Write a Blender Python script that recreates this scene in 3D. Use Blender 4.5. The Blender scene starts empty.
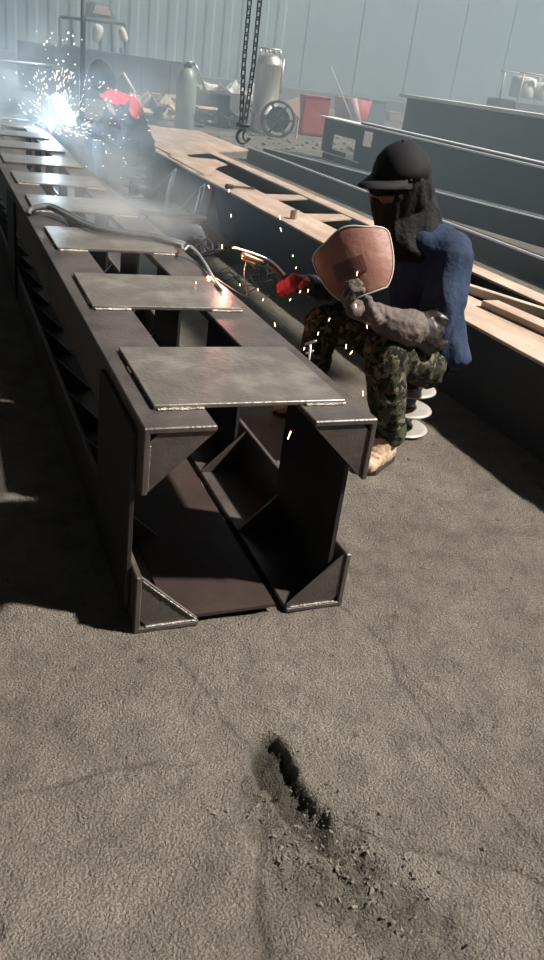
import bpy, bmesh, math, random
import numpy as np
from mathutils import Vector, Matrix, noise
random.seed(7)
SC = bpy.context.scene
COL = SC.collection
V = Vector
PI = math.pi

# ---------------------------------------------------------------- camera
F_PX, PITCH, ROLL, YAW = 796.06, 0.4714, 0.1355, 0.4312
CAM = V((-0.7314, -1.6558, 1.3692))
FW = V((math.sin(YAW)*math.cos(PITCH), math.cos(YAW)*math.cos(PITCH), -math.sin(PITCH)))
R0 = V((math.cos(YAW), -math.sin(YAW), 0)); U0 = R0.cross(FW)
RT = math.cos(ROLL)*R0 + math.sin(ROLL)*U0
UP = -math.sin(ROLL)*R0 + math.cos(ROLL)*U0
cam = bpy.data.cameras.new('camera'); co = bpy.data.objects.new('camera', cam); COL.objects.link(co)
co.matrix_world = Matrix(((RT.x, UP.x, -FW.x, CAM.x), (RT.y, UP.y, -FW.y, CAM.y), (RT.z, UP.z, -FW.z, CAM.z), (0, 0, 0, 1)))
cam.sensor_fit = 'HORIZONTAL'; cam.sensor_width = 36; cam.lens = F_PX*36/544; cam.clip_start = .05; cam.clip_end = 400
SC.camera = co

def at(px, py, x=None, y=None, z=None):
    """world point seen at a photo pixel, on the plane x=, y= or z="""
    d = FW + RT*((px-272)/F_PX) - UP*((py-480)/F_PX)
    if x is not None: t = (x-CAM.x)/d.x
    elif y is not None: t = (y-CAM.y)/d.y
    else: t = ((z or 0)-CAM.z)/d.z
    return CAM + d*t

# ---------------------------------------------------------------- materials
def new_mat(name):
    m = bpy.data.materials.new(name); m.use_nodes = True
    nt = m.node_tree; b = nt.nodes['Principled BSDF']
    return m, nt, b
def mat(name, col, rough=.6, metal=0., col2=None, scale=6., bump=0., bscale=40., col3=None, spec=.5, detail=8, sheen=0, stretch=None, contrast=(.35, .65)):
    m, nt, b = new_mat(name)
    b.inputs['Roughness'].default_value = rough; b.inputs['Metallic'].default_value = metal
    b.inputs['Specular IOR Level'].default_value = spec
    b.inputs['Base Color'].default_value = (*col, 1)
    tc = nt.nodes.new('ShaderNodeTexCoord'); mp = nt.nodes.new('ShaderNodeMapping')
    nt.links.new(tc.outputs['Object'], mp.inputs['Vector'])
    if stretch: mp.inputs['Scale'].default_value = stretch
    if col2:
        n = nt.nodes.new('ShaderNodeTexNoise'); n.inputs['Scale'].default_value = scale; n.inputs['Detail'].default_value = detail
        n.inputs['Roughness'].default_value = .65
        nt.links.new(mp.outputs[0], n.inputs['Vector'])
        r = nt.nodes.new('ShaderNodeValToRGB'); r.color_ramp.elements[0].position = contrast[0]; r.color_ramp.elements[1].position = contrast[1]
        r.color_ramp.elements[0].color = (*col, 1); r.color_ramp.elements[1].color = (*col2, 1)
        if col3:
            e = r.color_ramp.elements.new((contrast[0]+contrast[1])/2); e.color = (*col3, 1)
        nt.links.new(n.outputs['Fac'], r.inputs['Fac']); nt.links.new(r.outputs[0], b.inputs['Base Color'])
    if bump:
        n2 = nt.nodes.new('ShaderNodeTexNoise'); n2.inputs['Scale'].default_value = bscale; n2.inputs['Detail'].default_value = 8
        nt.links.new(mp.outputs[0], n2.inputs['Vector'])
        bp = nt.nodes.new('ShaderNodeBump'); bp.inputs['Strength'].default_value = bump; bp.inputs['Distance'].default_value = .02
        nt.links.new(n2.outputs['Fac'], bp.inputs['Height']); nt.links.new(bp.outputs[0], b.inputs['Normal'])
    return m
def emis(name, col, s):
    m, nt, b = new_mat(name); b.inputs['Base Color'].default_value = (0, 0, 0, 1)
    b.inputs['Emission Color'].default_value = (*col, 1); b.inputs['Emission Strength'].default_value = s
    return m
M = dict(
    steel=mat('mill_scale_steel', (.050, .044, .042), .42, .25, (.125, .103, .094), 5, .12, 90, spec=.5),
    plate=mat('worn_plate_steel', (.13, .115, .10), .36, .35, (.27, .245, .215), 7, .12, 60, (.17, .152, .132)),
    black=mat('shaded_black_steel', (.014, .014, .016), .6, .1, (.03, .028, .028), 4, .1, 60),  # near-black base carries the shade the side plates stand in
    bottom=mat('rusty_bottom_plate', (.030, .020, .017), .55, .1, (.055, .036, .030), 3, .1, 60),
    weld=mat('weld_metal', (.30, .28, .26), .35, .8, (.6, .56, .5), 120, .5, 200),
    edge=mat('ground_steel_edge', (.33, .31, .28), .35, .6),
    dustrust=mat('dusty_rust_flange', (.36, .25, .19), .7, 0, (.60, .47, .37), 5, .15, 40, (.46, .34, .265), stretch=(1, .35, 1)),
    girder=mat('dark_painted_steel', (.030, .031, .034), .6, .05, (.045, .045, .048), 3, .1, 40),
    bgbeam=mat('grey_primed_steel', (.035, .04, .048), .6, .1, (.055, .06, .068), 1.5, .08, 20),
    flange=mat('painted_glint_steel', (.84, .84, .82), .5, .0, (.92, .92, .9), 4, .05, 30),  # near-white base puts the sunlit glint of the beam edges into the colour
    stool=mat('cast_disc_steel', (.30, .28, .255), .5, .3, (.42, .39, .35), 14, .1, 50),
    stoolpole=mat('dark_tube', (.05, .045, .045), .5, .3),
    blue=mat('blue_jacket_cloth', (.020, .034, .070), .85, 0, (.034, .052, .10), 5, .25, 60, spec=.2),
    leather=mat('grey_leather_sleeve', (.028, .023, .023), .42, 0, (.06, .05, .048), 9, .3, 50),
    glove=mat('dirty_leather_glove', (.075, .058, .052), .75, 0, (.14, .115, .10), 14, .3, 60),
    redglove=mat('red_leather_glove', (.42, .03, .04), .7, 0, (.6, .06, .08), 18, .3, 60),
    cap=mat('black_cap_cloth', (.006, .006, .008), .8, 0, (.012, .012, .015), 12, .05, 150, spec=.3),
    hood=mat('black_hood_cloth', (.006, .006, .007), .8, 0, (.011, .011, .013), 12, .3, 70, spec=.3),
    skin=mat('skin', (.42, .24, .16), .55),
    boot=mat('dusty_boot_suede', (.42, .28, .18), .8, 0, (.62, .46, .33), 14, .3, 60),
    sole=mat('boot_sole', (.03, .028, .025), .8),
    shield=mat('red_fibre_shield', (.25, .105, .085), .5, 0, (.36, .19, .15), 6, .15, 30, (.30, .14, .11)),
    window=mat('shield_dark_glass', (.13, .058, .05), .35, 0, spec=.6),
    rim=mat('shield_rim', (.55, .5, .46), .5),
    cable=mat('black_rubber_cable', (.05, .055, .055), .5, 0, (.12, .13, .13), 40),
    wire=mat('bare_wire', (.45, .42, .38), .35, .8),
    rod=mat('silver_rod', (.75, .73, .68), .3, .8),
    brass=mat('brass_jaw', (.65, .4, .2), .35, .8),
    coat=mat('dark_quilted_coat', (.030, .032, .045), .8, 0, (.05, .05, .065), 8, .3, 40),
    redcloth=mat('red_scarf_cloth', (.75, .03, .04), .8, 0, (.9, .07, .07), 8, .2, 50),
    pale=mat('pale_shield', (.85, .87, .87), .5),
    chain=mat('chain_steel', (.045, .05, .055), .45, .5, (.09, .09, .09), 60),
    silver=mat('brushed_tank_steel', (.62, .58, .52), .38, .75, (.78, .74, .68), 3, .04, 20, stretch=(6, 6, .3)),
    green=mat('grey_green_cylinder_paint', (.20, .25, .21), .45, .1, (.30, .35, .30), 4, .08, 20),
    redpaint=mat('faded_red_paint', (.50, .06, .075), .6, 0, (.62, .13, .13), 4, .1, 20),
    pinkpaint=mat('faded_pink_paint', (.62, .42, .36), .6, 0, (.72, .54, .47), 4),
    greypaint=mat('blue_grey_paint', (.16, .20, .23), .6, 0, (.22, .25, .28), 3),
    dark=mat('dark_scrap', (.035, .035, .04), .7, 0, (.08, .07, .06), 5),
    white=mat('white_sheet', (.75, .74, .70), .7, 0, (.88, .86, .82), 4),
    tan=mat('tan_scrap', (.38, .31, .24), .75, 0, (.55, .47, .38), 5),
    stone=mat('concrete_rubble', (.10, .09, .08), .9, 0, (.22, .195, .165), 20, .4, 50),
    wall=mat('corrugated_wall_sheet', (.30, .34, .36), .7, 0, (.38, .42, .44), .6),
    dirt=mat('dark_wall_base', (.16, .14, .13), .9, 0, (.24, .21, .19), 1),
    spark=emis('spark_glow', (1., .50, .28), 9.),
    hot=emis('hot_weld', (1., .5, .2), 26.),
    arc=emis('welding_arc', (.75, .88, 1.), 500.),
)
def camo():
    m, nt, b = new_mat('camouflage_cloth'); b.inputs['Roughness'].default_value = .85; b.inputs['Specular IOR Level'].default_value = .2
    tc = nt.nodes.new('ShaderNodeTexCoord'); prev = None
    for k, (sc, c, th) in enumerate(((24, (.026, .028, .018), .50), (29, (.15, .13, .08), .57), (37, (.009, .010, .008), .56))):
        mp = nt.nodes.new('ShaderNodeMapping'); mp.inputs['Location'].default_value = (k*7.3, k*3.1, k)
        nt.links.new(tc.outputs['Object'], mp.inputs['Vector'])
        n = nt.nodes.new('ShaderNodeTexNoise'); n.inputs['Scale'].default_value = sc; n.inputs['Detail'].default_value = 3
        nt.links.new(mp.outputs[0], n.inputs['Vector'])
        r = nt.nodes.new('ShaderNodeValToRGB'); r.color_ramp.interpolation = 'CONSTANT'
        r.color_ramp.elements[0].color = (0, 0, 0, 1); r.color_ramp.elements[1].position = th; r.color_ramp.elements[1].color = (1, 1, 1, 1)
        nt.links.new(n.outputs['Fac'], r.inputs['Fac'])
        mx = nt.nodes.new('ShaderNodeMix'); mx.data_type = 'RGBA'
        nt.links.new(r.outputs[0], mx.inputs['Factor'])
        if prev: nt.links.new(prev, mx.inputs['A'])
        else: mx.inputs['A'].default_value = (.060, .058, .036, 1)
        mx.inputs['B'].default_value = (*c, 1); prev = mx.outputs['Result']
    nt.links.new(prev, b.inputs['Base Color'])
    return m
M['camo'] = camo()

# ---------------------------------------------------------------- mesh helpers
def tag(o, label=None, cat=None, group=None, kind=None):
    if label: o['label'] = label
    if cat: o['category'] = cat
    if group: o['group'] = group
    if kind: o['kind'] = kind
    return o
def link(name, me, parent=None):
    o = bpy.data.objects.new(name, me); COL.objects.link(o)
    if parent: o.parent = parent; o.matrix_parent_inverse = Matrix.Translation(-parent.location) if parent.get('_w') is None else Matrix()
    return o
def obj(name, bm, m, parent=None, smooth=False):
    """mesh given in world coordinates; parent empties are translation-only"""
    me = bpy.data.meshes.new(name); bm.normal_update(); bm.to_mesh(me); bm.free()
    me.materials.append(m if not isinstance(m, str) else M[m])
    if smooth:
        for p in me.polygons: p.use_smooth = True
    o = bpy.data.objects.new(name, me); COL.objects.link(o)
    # put the object's origin at its base centre
    if len(me.vertices):
        cs = np.empty(len(me.vertices)*3); me.vertices.foreach_get('co', cs); cs = cs.reshape(-1, 3)
        c = V(((cs[:, 0].min()+cs[:, 0].max())/2, (cs[:, 1].min()+cs[:, 1].max())/2, cs[:, 2].min()))
        me.transform(Matrix.Translation(-c))
        base = V((0, 0, 0)); p = parent
        while p: base += p.location; p = p.parent
        o.location = c-base
    if parent: o.parent = parent
    return o
def empty(name, loc, label, cat, group=None):
    o = bpy.data.objects.new(name, None); COL.objects.link(o); o.location = loc; o.empty_display_size = .1
    return tag(o, label, cat, group)
def B(): return bmesh.new()
def box(bm, x0, x1, y0, y1, z0, z1, mtx=None):
    vs = [bm.verts.new((x, y, z)) for x in (x0, x1) for y in (y0, y1) for z in (z0, z1)]
    for f in ((0, 1, 3, 2), (4, 6, 7, 5), (0, 4, 5, 1), (2, 3, 7, 6), (0, 2, 6, 4), (1, 5, 7, 3)): bm.faces.new([vs[i] for i in f])
    if mtx:
        for v in vs: v.co = mtx @ v.co
    return bm
def prism(bm, pts, d):
    """extrude polygon pts (3-D) along vector d"""
    a = [bm.verts.new(p) for p in pts]; b = [bm.verts.new(V(p)+V(d)) for p in pts]; n = len(pts)
    bm.faces.new(a); bm.faces.new(b[::-1])
    for i in range(n): bm.faces.new([a[i], b[i], b[(i+1) % n], a[(i+1) % n]])
    bmesh.ops.recalc_face_normals(bm, faces=bm.faces[:])
    return bm
def bevel(bm, w=.003, seg=1):
    bmesh.ops.bevel(bm, geom=[e for e in bm.edges], offset=w, segments=seg, affect='EDGES', clamp_overlap=True); return bm
def frame(d):
    d = V(d).normalized(); a = V((0, 0, 1)) if abs(d.z) < .9 else V((1, 0, 0))
    u = d.cross(a).normalized(); return u, d.cross(u).normalized(), d
def tube(bm, pts, r, seg=8, cap=True, closed=False):
    pts = [V(p) for p in pts]; n = len(pts); rings = []
    rr = r if isinstance(r, (list, tuple)) else [r]*n
    u = None
    for i, p in enumerate(pts):
        if closed: d = pts[(i+1) % n]-pts[i-1]
        else: d = pts[min(i+1, n-1)]-pts[max(i-1, 0)]
        d.normalize()
        if u is None: u, w, _ = frame(d)
        u = (u-d*u.dot(d)); u = u.normalized() if u.length > 1e-6 else frame(d)[0]
        w = d.cross(u)
        rings.append([bm.verts.new(p+(u*math.cos(t)+w*math.sin(t))*rr[i]) for t in [2*PI*k/seg for k in range(seg)]])
    for i in range(n if closed else n-1):
        a, b = rings[i], rings[(i+1) % n]
        for k in range(seg): bm.faces.new([a[k], a[(k+1) % seg], b[(k+1) % seg], b[k]])
    if cap and not closed: bm.faces.new(rings[0][::-1]); bm.faces.new(rings[-1])
    return bm
def smooth_path(pts, n=8):
    pts = [V(p) for p in pts]; out = []
    for i in range(len(pts)-1):
        p0, p1, p2, p3 = pts[max(i-1, 0)], pts[i], pts[i+1], pts[min(i+2, len(pts)-1)]
        for k in range(n):
            t = k/n
            out.append(.5*((2*p1)+(p2-p0)*t+(2*p0-5*p1+4*p2-p3)*t*t+(3*p1-p0-3*p2+p3)*t**3))
    return out+[pts[-1]]
def lathe(bm, prof, c=(0, 0, 0), seg=32, mtx=None):
    c = V(c); rings = []
    for r, z in prof:
        rings.append([bm.verts.new((r*math.cos(t), r*math.sin(t), z)) for t in [2*PI*k/seg for k in range(seg)]])
    for a, b in zip(rings, rings[1:]):
        for k in range(seg): bm.faces.new([a[k], a[(k+1) % seg], b[(k+1) % seg], b[k]])
    bm.faces.new(rings[0][::-1]); bm.faces.new(rings[-1])
    for rg in rings:
        for v in rg: v.co = (mtx @ v.co if mtx else v.co)+c
    return bm
def sph(c, r, rz=0, sub=2):
    b = bmesh.new(); bmesh.ops.create_icosphere(b, subdivisions=sub, radius=1)
    r = (r, r, r) if isinstance(r, (int, float)) else r
    m = Matrix.Rotation(rz, 3, 'Z'); pts = [V(c)+m @ V((v.co.x*r[0], v.co.y*r[1], v.co.z*r[2])) for v in b.verts]; b.free()
    return pts
def hull(bm, balls):
    """convex hull of ellipsoids [(centre, radius or (rx,ry,rz)[, rotz])]"""
    t = bmesh.new()
    for b in balls:
        for p in sph(*b): t.verts.new(p)
    r = bmesh.ops.convex_hull(t, input=t.verts[:])
    bmesh.ops.delete(t, geom=[v for v in t.verts if not v.link_faces], context='VERTS')
    me = bpy.data.meshes.new('t'); t.to_mesh(me); t.free(); bm.from_mesh(me); bpy.data.meshes.remove(me)
    return bm
def limb(bm, pts, rs):
    for i in range(len(pts)-1): hull(bm, [(pts[i], rs[i]), (pts[i+1], rs[i+1])])
    return bm
def blob(name, bm, m, parent, voxel=.008, it=4, wr=0., wscale=(14, 14, 14), wseed=0):
    """fuse overlapping hulls into one continuous smooth surface, with cloth folds"""
    me = bpy.data.meshes.new('t'); bm.to_mesh(me); bm.free()
    o = bpy.data.objects.new('t', me); COL.objects.link(o)
    md = o.modifiers.new('r', 'REMESH'); md.mode = 'VOXEL'; md.voxel_size = voxel
    ms = o.modifiers.new('s', 'SMOOTH'); ms.iterations = it; ms.factor = .6
    dg = bpy.context.evaluated_depsgraph_get(); ev = o.evaluated_get(dg)
    me2 = bpy.data.meshes.new_from_object(ev); bpy.data.objects.remove(o)
    b2 = bmesh.new(); b2.from_mesh(me2); bpy.data.meshes.remove(me2); b2.normal_update()
    if wr:
        off = V((wseed*3.7, wseed*1.9, wseed*.7))
        for v in b2.verts:
            q = V((v.co.x*wscale[0], v.co.y*wscale[1], v.co.z*wscale[2]))+off
            warp = noise.noise_vector(q*.5)*.8
            h = 1-abs(noise.noise(q+warp))*2.2 + .35*noise.noise(q*2.3+warp)
            v.co += v.normal*wr*(h-.6)
    b2.normal_update()
    return obj(name, b2, m, parent, smooth=True)
def rotm(fwd, up=(0, 0, 1)):
    """matrix whose +Y is fwd, +Z close to up"""
    y = V(fwd).normalized(); x = y.cross(V(up)).normalized(); z = x.cross(y)
    return Matrix((x, y, z)).transposed()

# ---------------------------------------------------------------- floor
def nz(x, y, s, seed):
    xs, ys = x*s+seed*17.13, y*s+seed*9.7
    xi, yi = np.floor(xs).astype(int), np.floor(ys).astype(int); fx, fy = xs-xi, ys-yi
    fx = fx*fx*(3-2*fx); fy = fy*fy*(3-2*fy)
    def h(a, b):
        k = (a*374761393+b*668265263+seed*1442695041) & 0x7fffffff
        k = ((k ^ (k >> 13))*1274126177) & 0x7fffffff
        return ((k ^ (k >> 16)) & 0xffff)/65535.
    return (h(xi, yi)*(1-fx)+h(xi+1, yi)*fx)*(1-fy)+(h(xi, yi+1)*(1-fx)+h(xi+1, yi+1)*fx)*fy
def fbm(x, y, s, seed, o=4):
    return sum(nz(x, y, s*2**k, seed+k)*.5**k for k in range(o))/sum(.5**k for k in range(o))
def segd(x, y, pts):
    d = np.full(x.shape, 1e9); tt = np.zeros(x.shape)
    n = len(pts)-1
    for i in range(n):
        ax, ay = pts[i]; bx, by = pts[i+1]; vx, vy = bx-ax, by-ay
        t = np.clip(((x-ax)*vx+(y-ay)*vy)/(vx*vx+vy*vy), 0, 1)
        q = np.hypot(x-ax-t*vx, y-ay-t*vy); m = q < d; d = np.where(m, q, d); tt = np.where(m, (i+t)/n, tt)
    return d, tt
FX0, FX1, FY0, FY1 = -1.7, 2.3, -1.5, 2.5
def g(px, py):
    p = at(px, py, z=0); return (p.x, p.y)
def floor_material():
    m, nt, b = new_mat('worn_concrete'); b.inputs['Roughness'].default_value = .85; b.inputs['Specular IOR Level'].default_value = .25
    L = nt.links.new; N = nt.nodes.new
    geo = N('ShaderNodeNewGeometry')
    def noi(s, d=8, r=.6):
        n = N('ShaderNodeTexNoise'); n.inputs['Scale'].default_value = s; n.inputs['Detail'].default_value = d; n.inputs['Roughness'].default_value = r
        L(geo.outputs['Position'], n.inputs['Vector']); return n
    def ramp(src, stops):
        r = N('ShaderNodeValToRGB'); e = r.color_ramp.elements
        e[0].position, e[0].color = stops[0][0], (*stops[0][1], 1); e[1].position, e[1].color = stops[-1][0], (*stops[-1][1], 1)
        for p, c in stops[1:-1]: k = e.new(p); k.color = (*c, 1)
        L(src, r.inputs['Fac']); return r
    big = ramp(noi(1.1, 6).outputs['Fac'], ((.3, (.30, .262, .222)), (.5, (.395, .352, .303)), (.7, (.48, .435, .38))))
    mid = ramp(noi(9, 10, .7).outputs['Fac'], ((.3, (.72, .72, .71)), (.5, (.98, .98, .98)), (.7, (1.15, 1.14, 1.1))))
    fine = ramp(noi(210, 4, .7).outputs['Fac'], ((.34, (.72, .71, .69)), (.5, (1.0, 1.0, 1.0)), (.66, (1.25, 1.25, 1.22))))
    def mul(a, c):
        x = N('ShaderNodeMix'); x.data_type = 'RGBA'; x.blend_type = 'MULTIPLY'; x.inputs['Factor'].default_value = 1
        L(a, x.inputs['A']); L(c, x.inputs['B']); return x.outputs['Result']
    c = mul(mul(big.outputs[0], mid.outputs[0]), fine.outputs[0])
    at_ = N('ShaderNodeAttribute'); at_.attribute_name = 'dirt'
    x = N('ShaderNodeMix'); x.data_type = 'RGBA'; L(at_.outputs['Fac'], x.inputs['Factor']); L(c, x.inputs['A'])
    x.inputs['B'].default_value = (.05, .045, .037, 1)
    L(x.outputs['Result'], b.inputs['Base Color'])
    prev = None
    for sc_, dist, det, rg in ((13, .20, 9, .66), (60, .05, 6, .7), (170, .025, 3, .6)):
        bp = N('ShaderNodeBump'); bp.inputs['Strength'].default_value = 1.; bp.inputs['Distance'].default_value = dist
        a = noi(sc_, det, rg); L(a.outputs['Fac'], bp.inputs['Height'])
        if prev: L(prev, bp.inputs['Normal'])
        prev = bp.outputs[0]
    L(prev, b.inputs['Normal'])
    return m
def build_floor():
    step = .0085; nx = int((FX1-FX0)/step)+1; ny = int((FY1-FY0)/step)+1
    X, Y = np.meshgrid(np.linspace(FX0, FX1, nx), np.linspace(FY0, FY1, ny))
    wx = X+.05*(fbm(X, Y, 9, 3)-.5); wy = Y+.05*(fbm(X, Y, 9, 11)-.5)
    z = .010*(fbm(X, Y, 3, 1)-.5)+.012*(fbm(X, Y, 14, 5, 5)-.5)+.0065*(fbm(X, Y, 55, 25, 2)-.5)
    # long scratches and trowel ridges running with the pour
    z += .007*(fbm(X*.35+Y*.9, (Y*.35-X*.9)*6, 2.2, 21, 4)-.5)
    dirt = np.zeros(X.shape)
    holep = [g(*q) for q in ((263, 742), (270, 765), (288, 790), (300, 815), (330, 845), (352, 866), (380, 880))]
    d, t = segd(wx, wy, holep)
    wid = .020+.040*np.sin(np.clip(t*1.05, 0, 1)*PI)**.7+.014*(fbm(X, Y, 22, 8)-.5)
    wid = np.where(t < .25, wid+.016, wid)
    wid = wid*(1-.45*t); m = np.clip((wid-d)/.022, 0, 1); z -= m*(.036*(1-.65*t))*(.6+.8*fbm(X, Y, 40, 2)); dirt = np.maximum(dirt, m*(.85-.35*t))
    # shallow broken area below the hole
    d, t = segd(wx, wy, [g(*q) for q in ((285, 800), (330, 860), (370, 900), (410, 925))])
    m = np.clip((.11+.10*(fbm(X, Y, 9, 14)-.5)-d)/.05, 0, 1); z -= m*.014*fbm(X, Y, 6, 44); z += m*.030*(fbm(X, Y, 38, 31, 3)-.5)
    dirt = np.maximum(dirt, m*.62*(.25+1.3*np.clip(fbm(X, Y, 20, 9)-.25, 0, 1)))
    # cracks
    for pts, w, dep in ((((318, 815), (400, 840), (450, 855), (520, 872), (560, 890)), .006, .009), (((385, 650), (430, 730), (470, 770), (540, 850)), .004, .004),
                        (((300, 560), (380, 640), (430, 700)), .004, .003), (((0, 795), (60, 785), (110, 770), (200, 760)), .005, .005),
                        (((250, 745), (262, 800), (258, 850), (262, 915), (275, 950)), .010, .004), (((180, 660), (215, 705), (245, 745)), .005, .003)):
        d, t = segd(wx, wy, [g(*q) for q in pts]); m = np.clip((w*(.6+.8*fbm(X, Y, 30, 4))-d)/.006+.4, 0, 1)
        z -= m*dep; dirt = np.maximum(dirt, m*.45)
    # scattered pits
    # shallow directional scuffs
    for sx0, sy0, L_, an in [(-.62+.19*i+.07*math.sin(i*3), -.95+.31*((i*7) % 6), .16+.05*(i % 4), 1.1+.5*math.sin(i*1.7)) for i in range(15)]:
        d, t = segd(wx, wy, [(sx0, sy0), (sx0+L_*math.cos(an), sy0+L_*math.sin(an))]); m = np.clip((.009*fbm(X, Y, 18, 71)-d)/.005+.5, 0, 1); z -= m*.0035
    rng = np.random.RandomState(4)
    for k in range(110):
        cx, cy = rng.uniform(-.9, 1.4), rng.uniform(-1.1, 1.2); r = rng.uniform(.004, .014)
        d = np.hypot(X-cx, (Y-cy)*rng.uniform(.6, 1.6)); m = np.clip((r-d)/.006, 0, 1); z -= m*.006; dirt = np.maximum(dirt, m*.5)
    edge = np.minimum.reduce([X-FX0, FX1-X, Y-FY0, FY1-Y]); z = (z-.002)*np.clip(edge/.15, 0, 1)
    # the slab is level where the steel stands
    beam = (np.abs(X) < .42) & (Y > -.1); z = np.where((z > .0) & beam, 0, z); z = np.where((z > .005), .005+(z-.005)*.6, z)
    me = bpy.data.meshes.new('floor')
    verts = [(a, b, c) for a, b, c in zip(X.ravel().tolist(), Y.ravel().tolist(), z.ravel().tolist())]
    idx = np.arange(nx*ny).reshape(ny, nx)
    faces = np.stack([idx[:-1, :-1], idx[:-1, 1:], idx[1:, 1:], idx[1:, :-1]], -1).reshape(-1, 4).tolist()
    o = [(-30, -12), (70, -12), (70, 60), (-30, 60), (FX0, FY0), (FX1, FY0), (FX1, FY1), (FX0, FY1)]
    b0 = len(verts); verts += [(x, y, 0) for x, y in o]
    faces += [[b0, b0+1, b0+5, b0+4], [b0+1, b0+2, b0+6, b0+5], [b0+2, b0+3, b0+7, b0+6], [b0+3, b0, b0+4, b0+7]]
    me.from_pydata(verts, [], faces)
    a = me.attributes.new('dirt', 'FLOAT', 'POINT'); a.data.foreach_set('value', np.concatenate([dirt.ravel(), np.zeros(8)]).astype(np.float32))
    for p in me.polygons: p.use_smooth = True
    me.materials.append(floor_material())
    o = bpy.data.objects.new('floor', me); COL.objects.link(o); o['kind'] = 'structure'
build_floor()

# ---------------------------------------------------------------- back wall of the hall
WY = 40.
bm = B(); x = -18.
while x < 16:   # ribbed sheet
    prism(bm, [(x, WY, 0), (x+.12, WY-.05, 0), (x+.42, WY-.05, 0), (x+.54, WY, 0), (x+.54, WY+.05, 0), (x, WY+.05, 0)], (0, 0, 13)); x += .9
box(bm, -18, 48, WY, WY+.2, 0, 13)
for xx in range(17, 48, 3): box(bm, xx, xx+.12, WY-.03, WY, 0, 13)
o = obj('wall_back', bm, 'wall'); o['kind'] = 'structure'
bm = B(); box(bm, -18, 48, WY-.5, WY-.1, 0, .75); bevel(bm, .05)
o = obj('trim_1', bm, 'dirt'); o['kind'] = 'structure'

bm = B(); box(bm, -9, 3.80, -2.25, 34, 6.0, 6.06); box(bm, 3.05, 3.78, .5, 30, 3.2, 3.26)  # unseen overhead panels, added to shade the floor beside column and girder
for yy in range(0, 33, 3): box(bm, -9, 3.80, yy+.9, yy+1.0, 6.06, 6.2)
o = obj('shade_panels', bm, 'wall'); o['kind'] = 'structure'

# ---------------------------------------------------------------- column under construction (four angles and battens)
W2, H, T, LG = .31, .60, .016, .18
COLS_END = 8.4
col1 = empty('steel_column', (0, 4.2, 0), 'long built-up box column of dark steel angles and batten plates being welded in the foreground', 'steel column')
def angle(sx, top):
    y0, y1 = 0, COLS_END
    zc, zd = (H, -1) if top else (0, 1)
    xo = sx*W2; xi = sx*(W2-LG); xt = sx*(W2-T)
    pts = [(xo, y0, zc), (xi, y0, zc), (xi, y0, zc+zd*T), (xt, y0, zc+zd*T), (xt, y0, zc+zd*LG), (xo, y0, zc+zd*LG)]
    b = B(); prism(b, pts, (0, y1-y0, 0)); bevel(b, .003)
    return obj('angle_bar', b, 'steel', col1)
for sx in (-1, 1):
    for top in (0, 1): angle(sx, top)
def stiff(sx, top, y):
    zc, zd = (H-T, -1) if top else (T, 1)
    xo, xi = sx*(W2-T-.001), sx*(W2-LG+.004); L = LG-T-.006; n = .022
    xc = sx*(W2-T-n)
    pts = [(xc, y, zc), (xi, y, zc), (xi, y, zc+zd*.004), (xo, y, zc+zd*L), (xo, y, zc+zd*n)]
    b = B(); prism(b, pts, (0, .010, 0))
    o = obj('stiffener', b, 'steel', col1); o.data.materials.append(M['edge'])
    for f in o.data.polygons:
        if abs(f.normal.x) > .3 and abs(f.normal.z) > .3 and f.area > LG*.010: f.material_index = 1
    return o
k = 0; y = .006
while y < 8:
    for sx in (-1, 1):
        stiff(sx, 0, y)
        if y < .1 : stiff(sx, 1, y)
    y += .4225
PY = [.105+.845*i for i in range(10)]
for i, y in enumerate(PY):
    b = B(); box(b, -.262, .262, y, y+.432, H+.0005, H+.013); bevel(b, .002)
    # lay every plate a touch out of true
    a = random.uniform(-.012, .012); c = V((0, y+.2, 0))
    for v in b.verts: v.co = c+Matrix.Rotation(a, 3, 'Z') @ (v.co-c)
    obj('batten_plate', b, 'plate', col1)
    # inner web plates on the right, bottom battens
    b = B(); box(b, W2-T-.036, W2-T-.024, y-.07, y+.35, .03, H-.03); obj('web_or_shade_plate', b, 'black', col1)
for y in PY[:8]:  # inner plates added to block sun leaking through the top gaps
    b = B(); box(b, -.128, -.116, y+.50, y+1.02, .20, H-.03); obj('web_or_shade_plate', b, 'black', col1)
for y in (.06, 3.05, 6.0):
    b = B(); box(b, -W2-.014, -W2-.001, y, y+.43, .04, H-.035); bevel(b, .002); obj('web_or_shade_plate', b, 'black', col1)
for y, l in ((.015, 1.15), (1.7, .5), (2.55, .5), (3.4, .5), (4.2, .5), (5.1, .5)):
    b = B(); box(b, -.21, .10, y, y+l, T+.001, T+.011); obj('bottom_plate', b, 'bottom', col1)
def bead(p0, p1, r=.005, name='weld_bead'):
    p0, p1 = V(p0), V(p1); n = max(4, int((p1-p0).length/.006)); b = B()
    tube(b, [p0.lerp(p1, i/n) for i in range(n+1)], [r*random.uniform(.55, 1.25) for i in range(n+1)], 6)
    o = obj(name, b, 'weld', col1, smooth=True); o['label'] = 'bright silvery weld bead'
z = H+.003
for i in range(5):
    y = PY[i]
    bead((-.255, y-.004, z), (-.135, y-.004, z)); bead((.145, y-.004, z), (.262, y-.004, z))
    if i: bead((-.262, y+.06, z), (-.262, y+.13, z), .004)
bead((-.265, .35, z), (-.265, .40, z), .004)
bead((-W2+.03, .003, T+.002), (-W2+LG-.01, .003, T+.002), .0035); bead((W2-LG+.01, .003, T+.002), (W2-.03, .003, T+.002), .0035)
bead((-W2+T+.001, .003, T+LG-.03), (-W2+LG-.008, .003, T+.004), .0025)
bead((-W2+T+.001, .003, H-T-.03), (-W2+T+.001, .003, H-LG+.01), .002)
b = B(); tube(b, [(.25, .955+.36, H+.006), (.262, .955+.40, H+.008), (.27, .955+.43, H+.006)], .008, 8)
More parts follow.
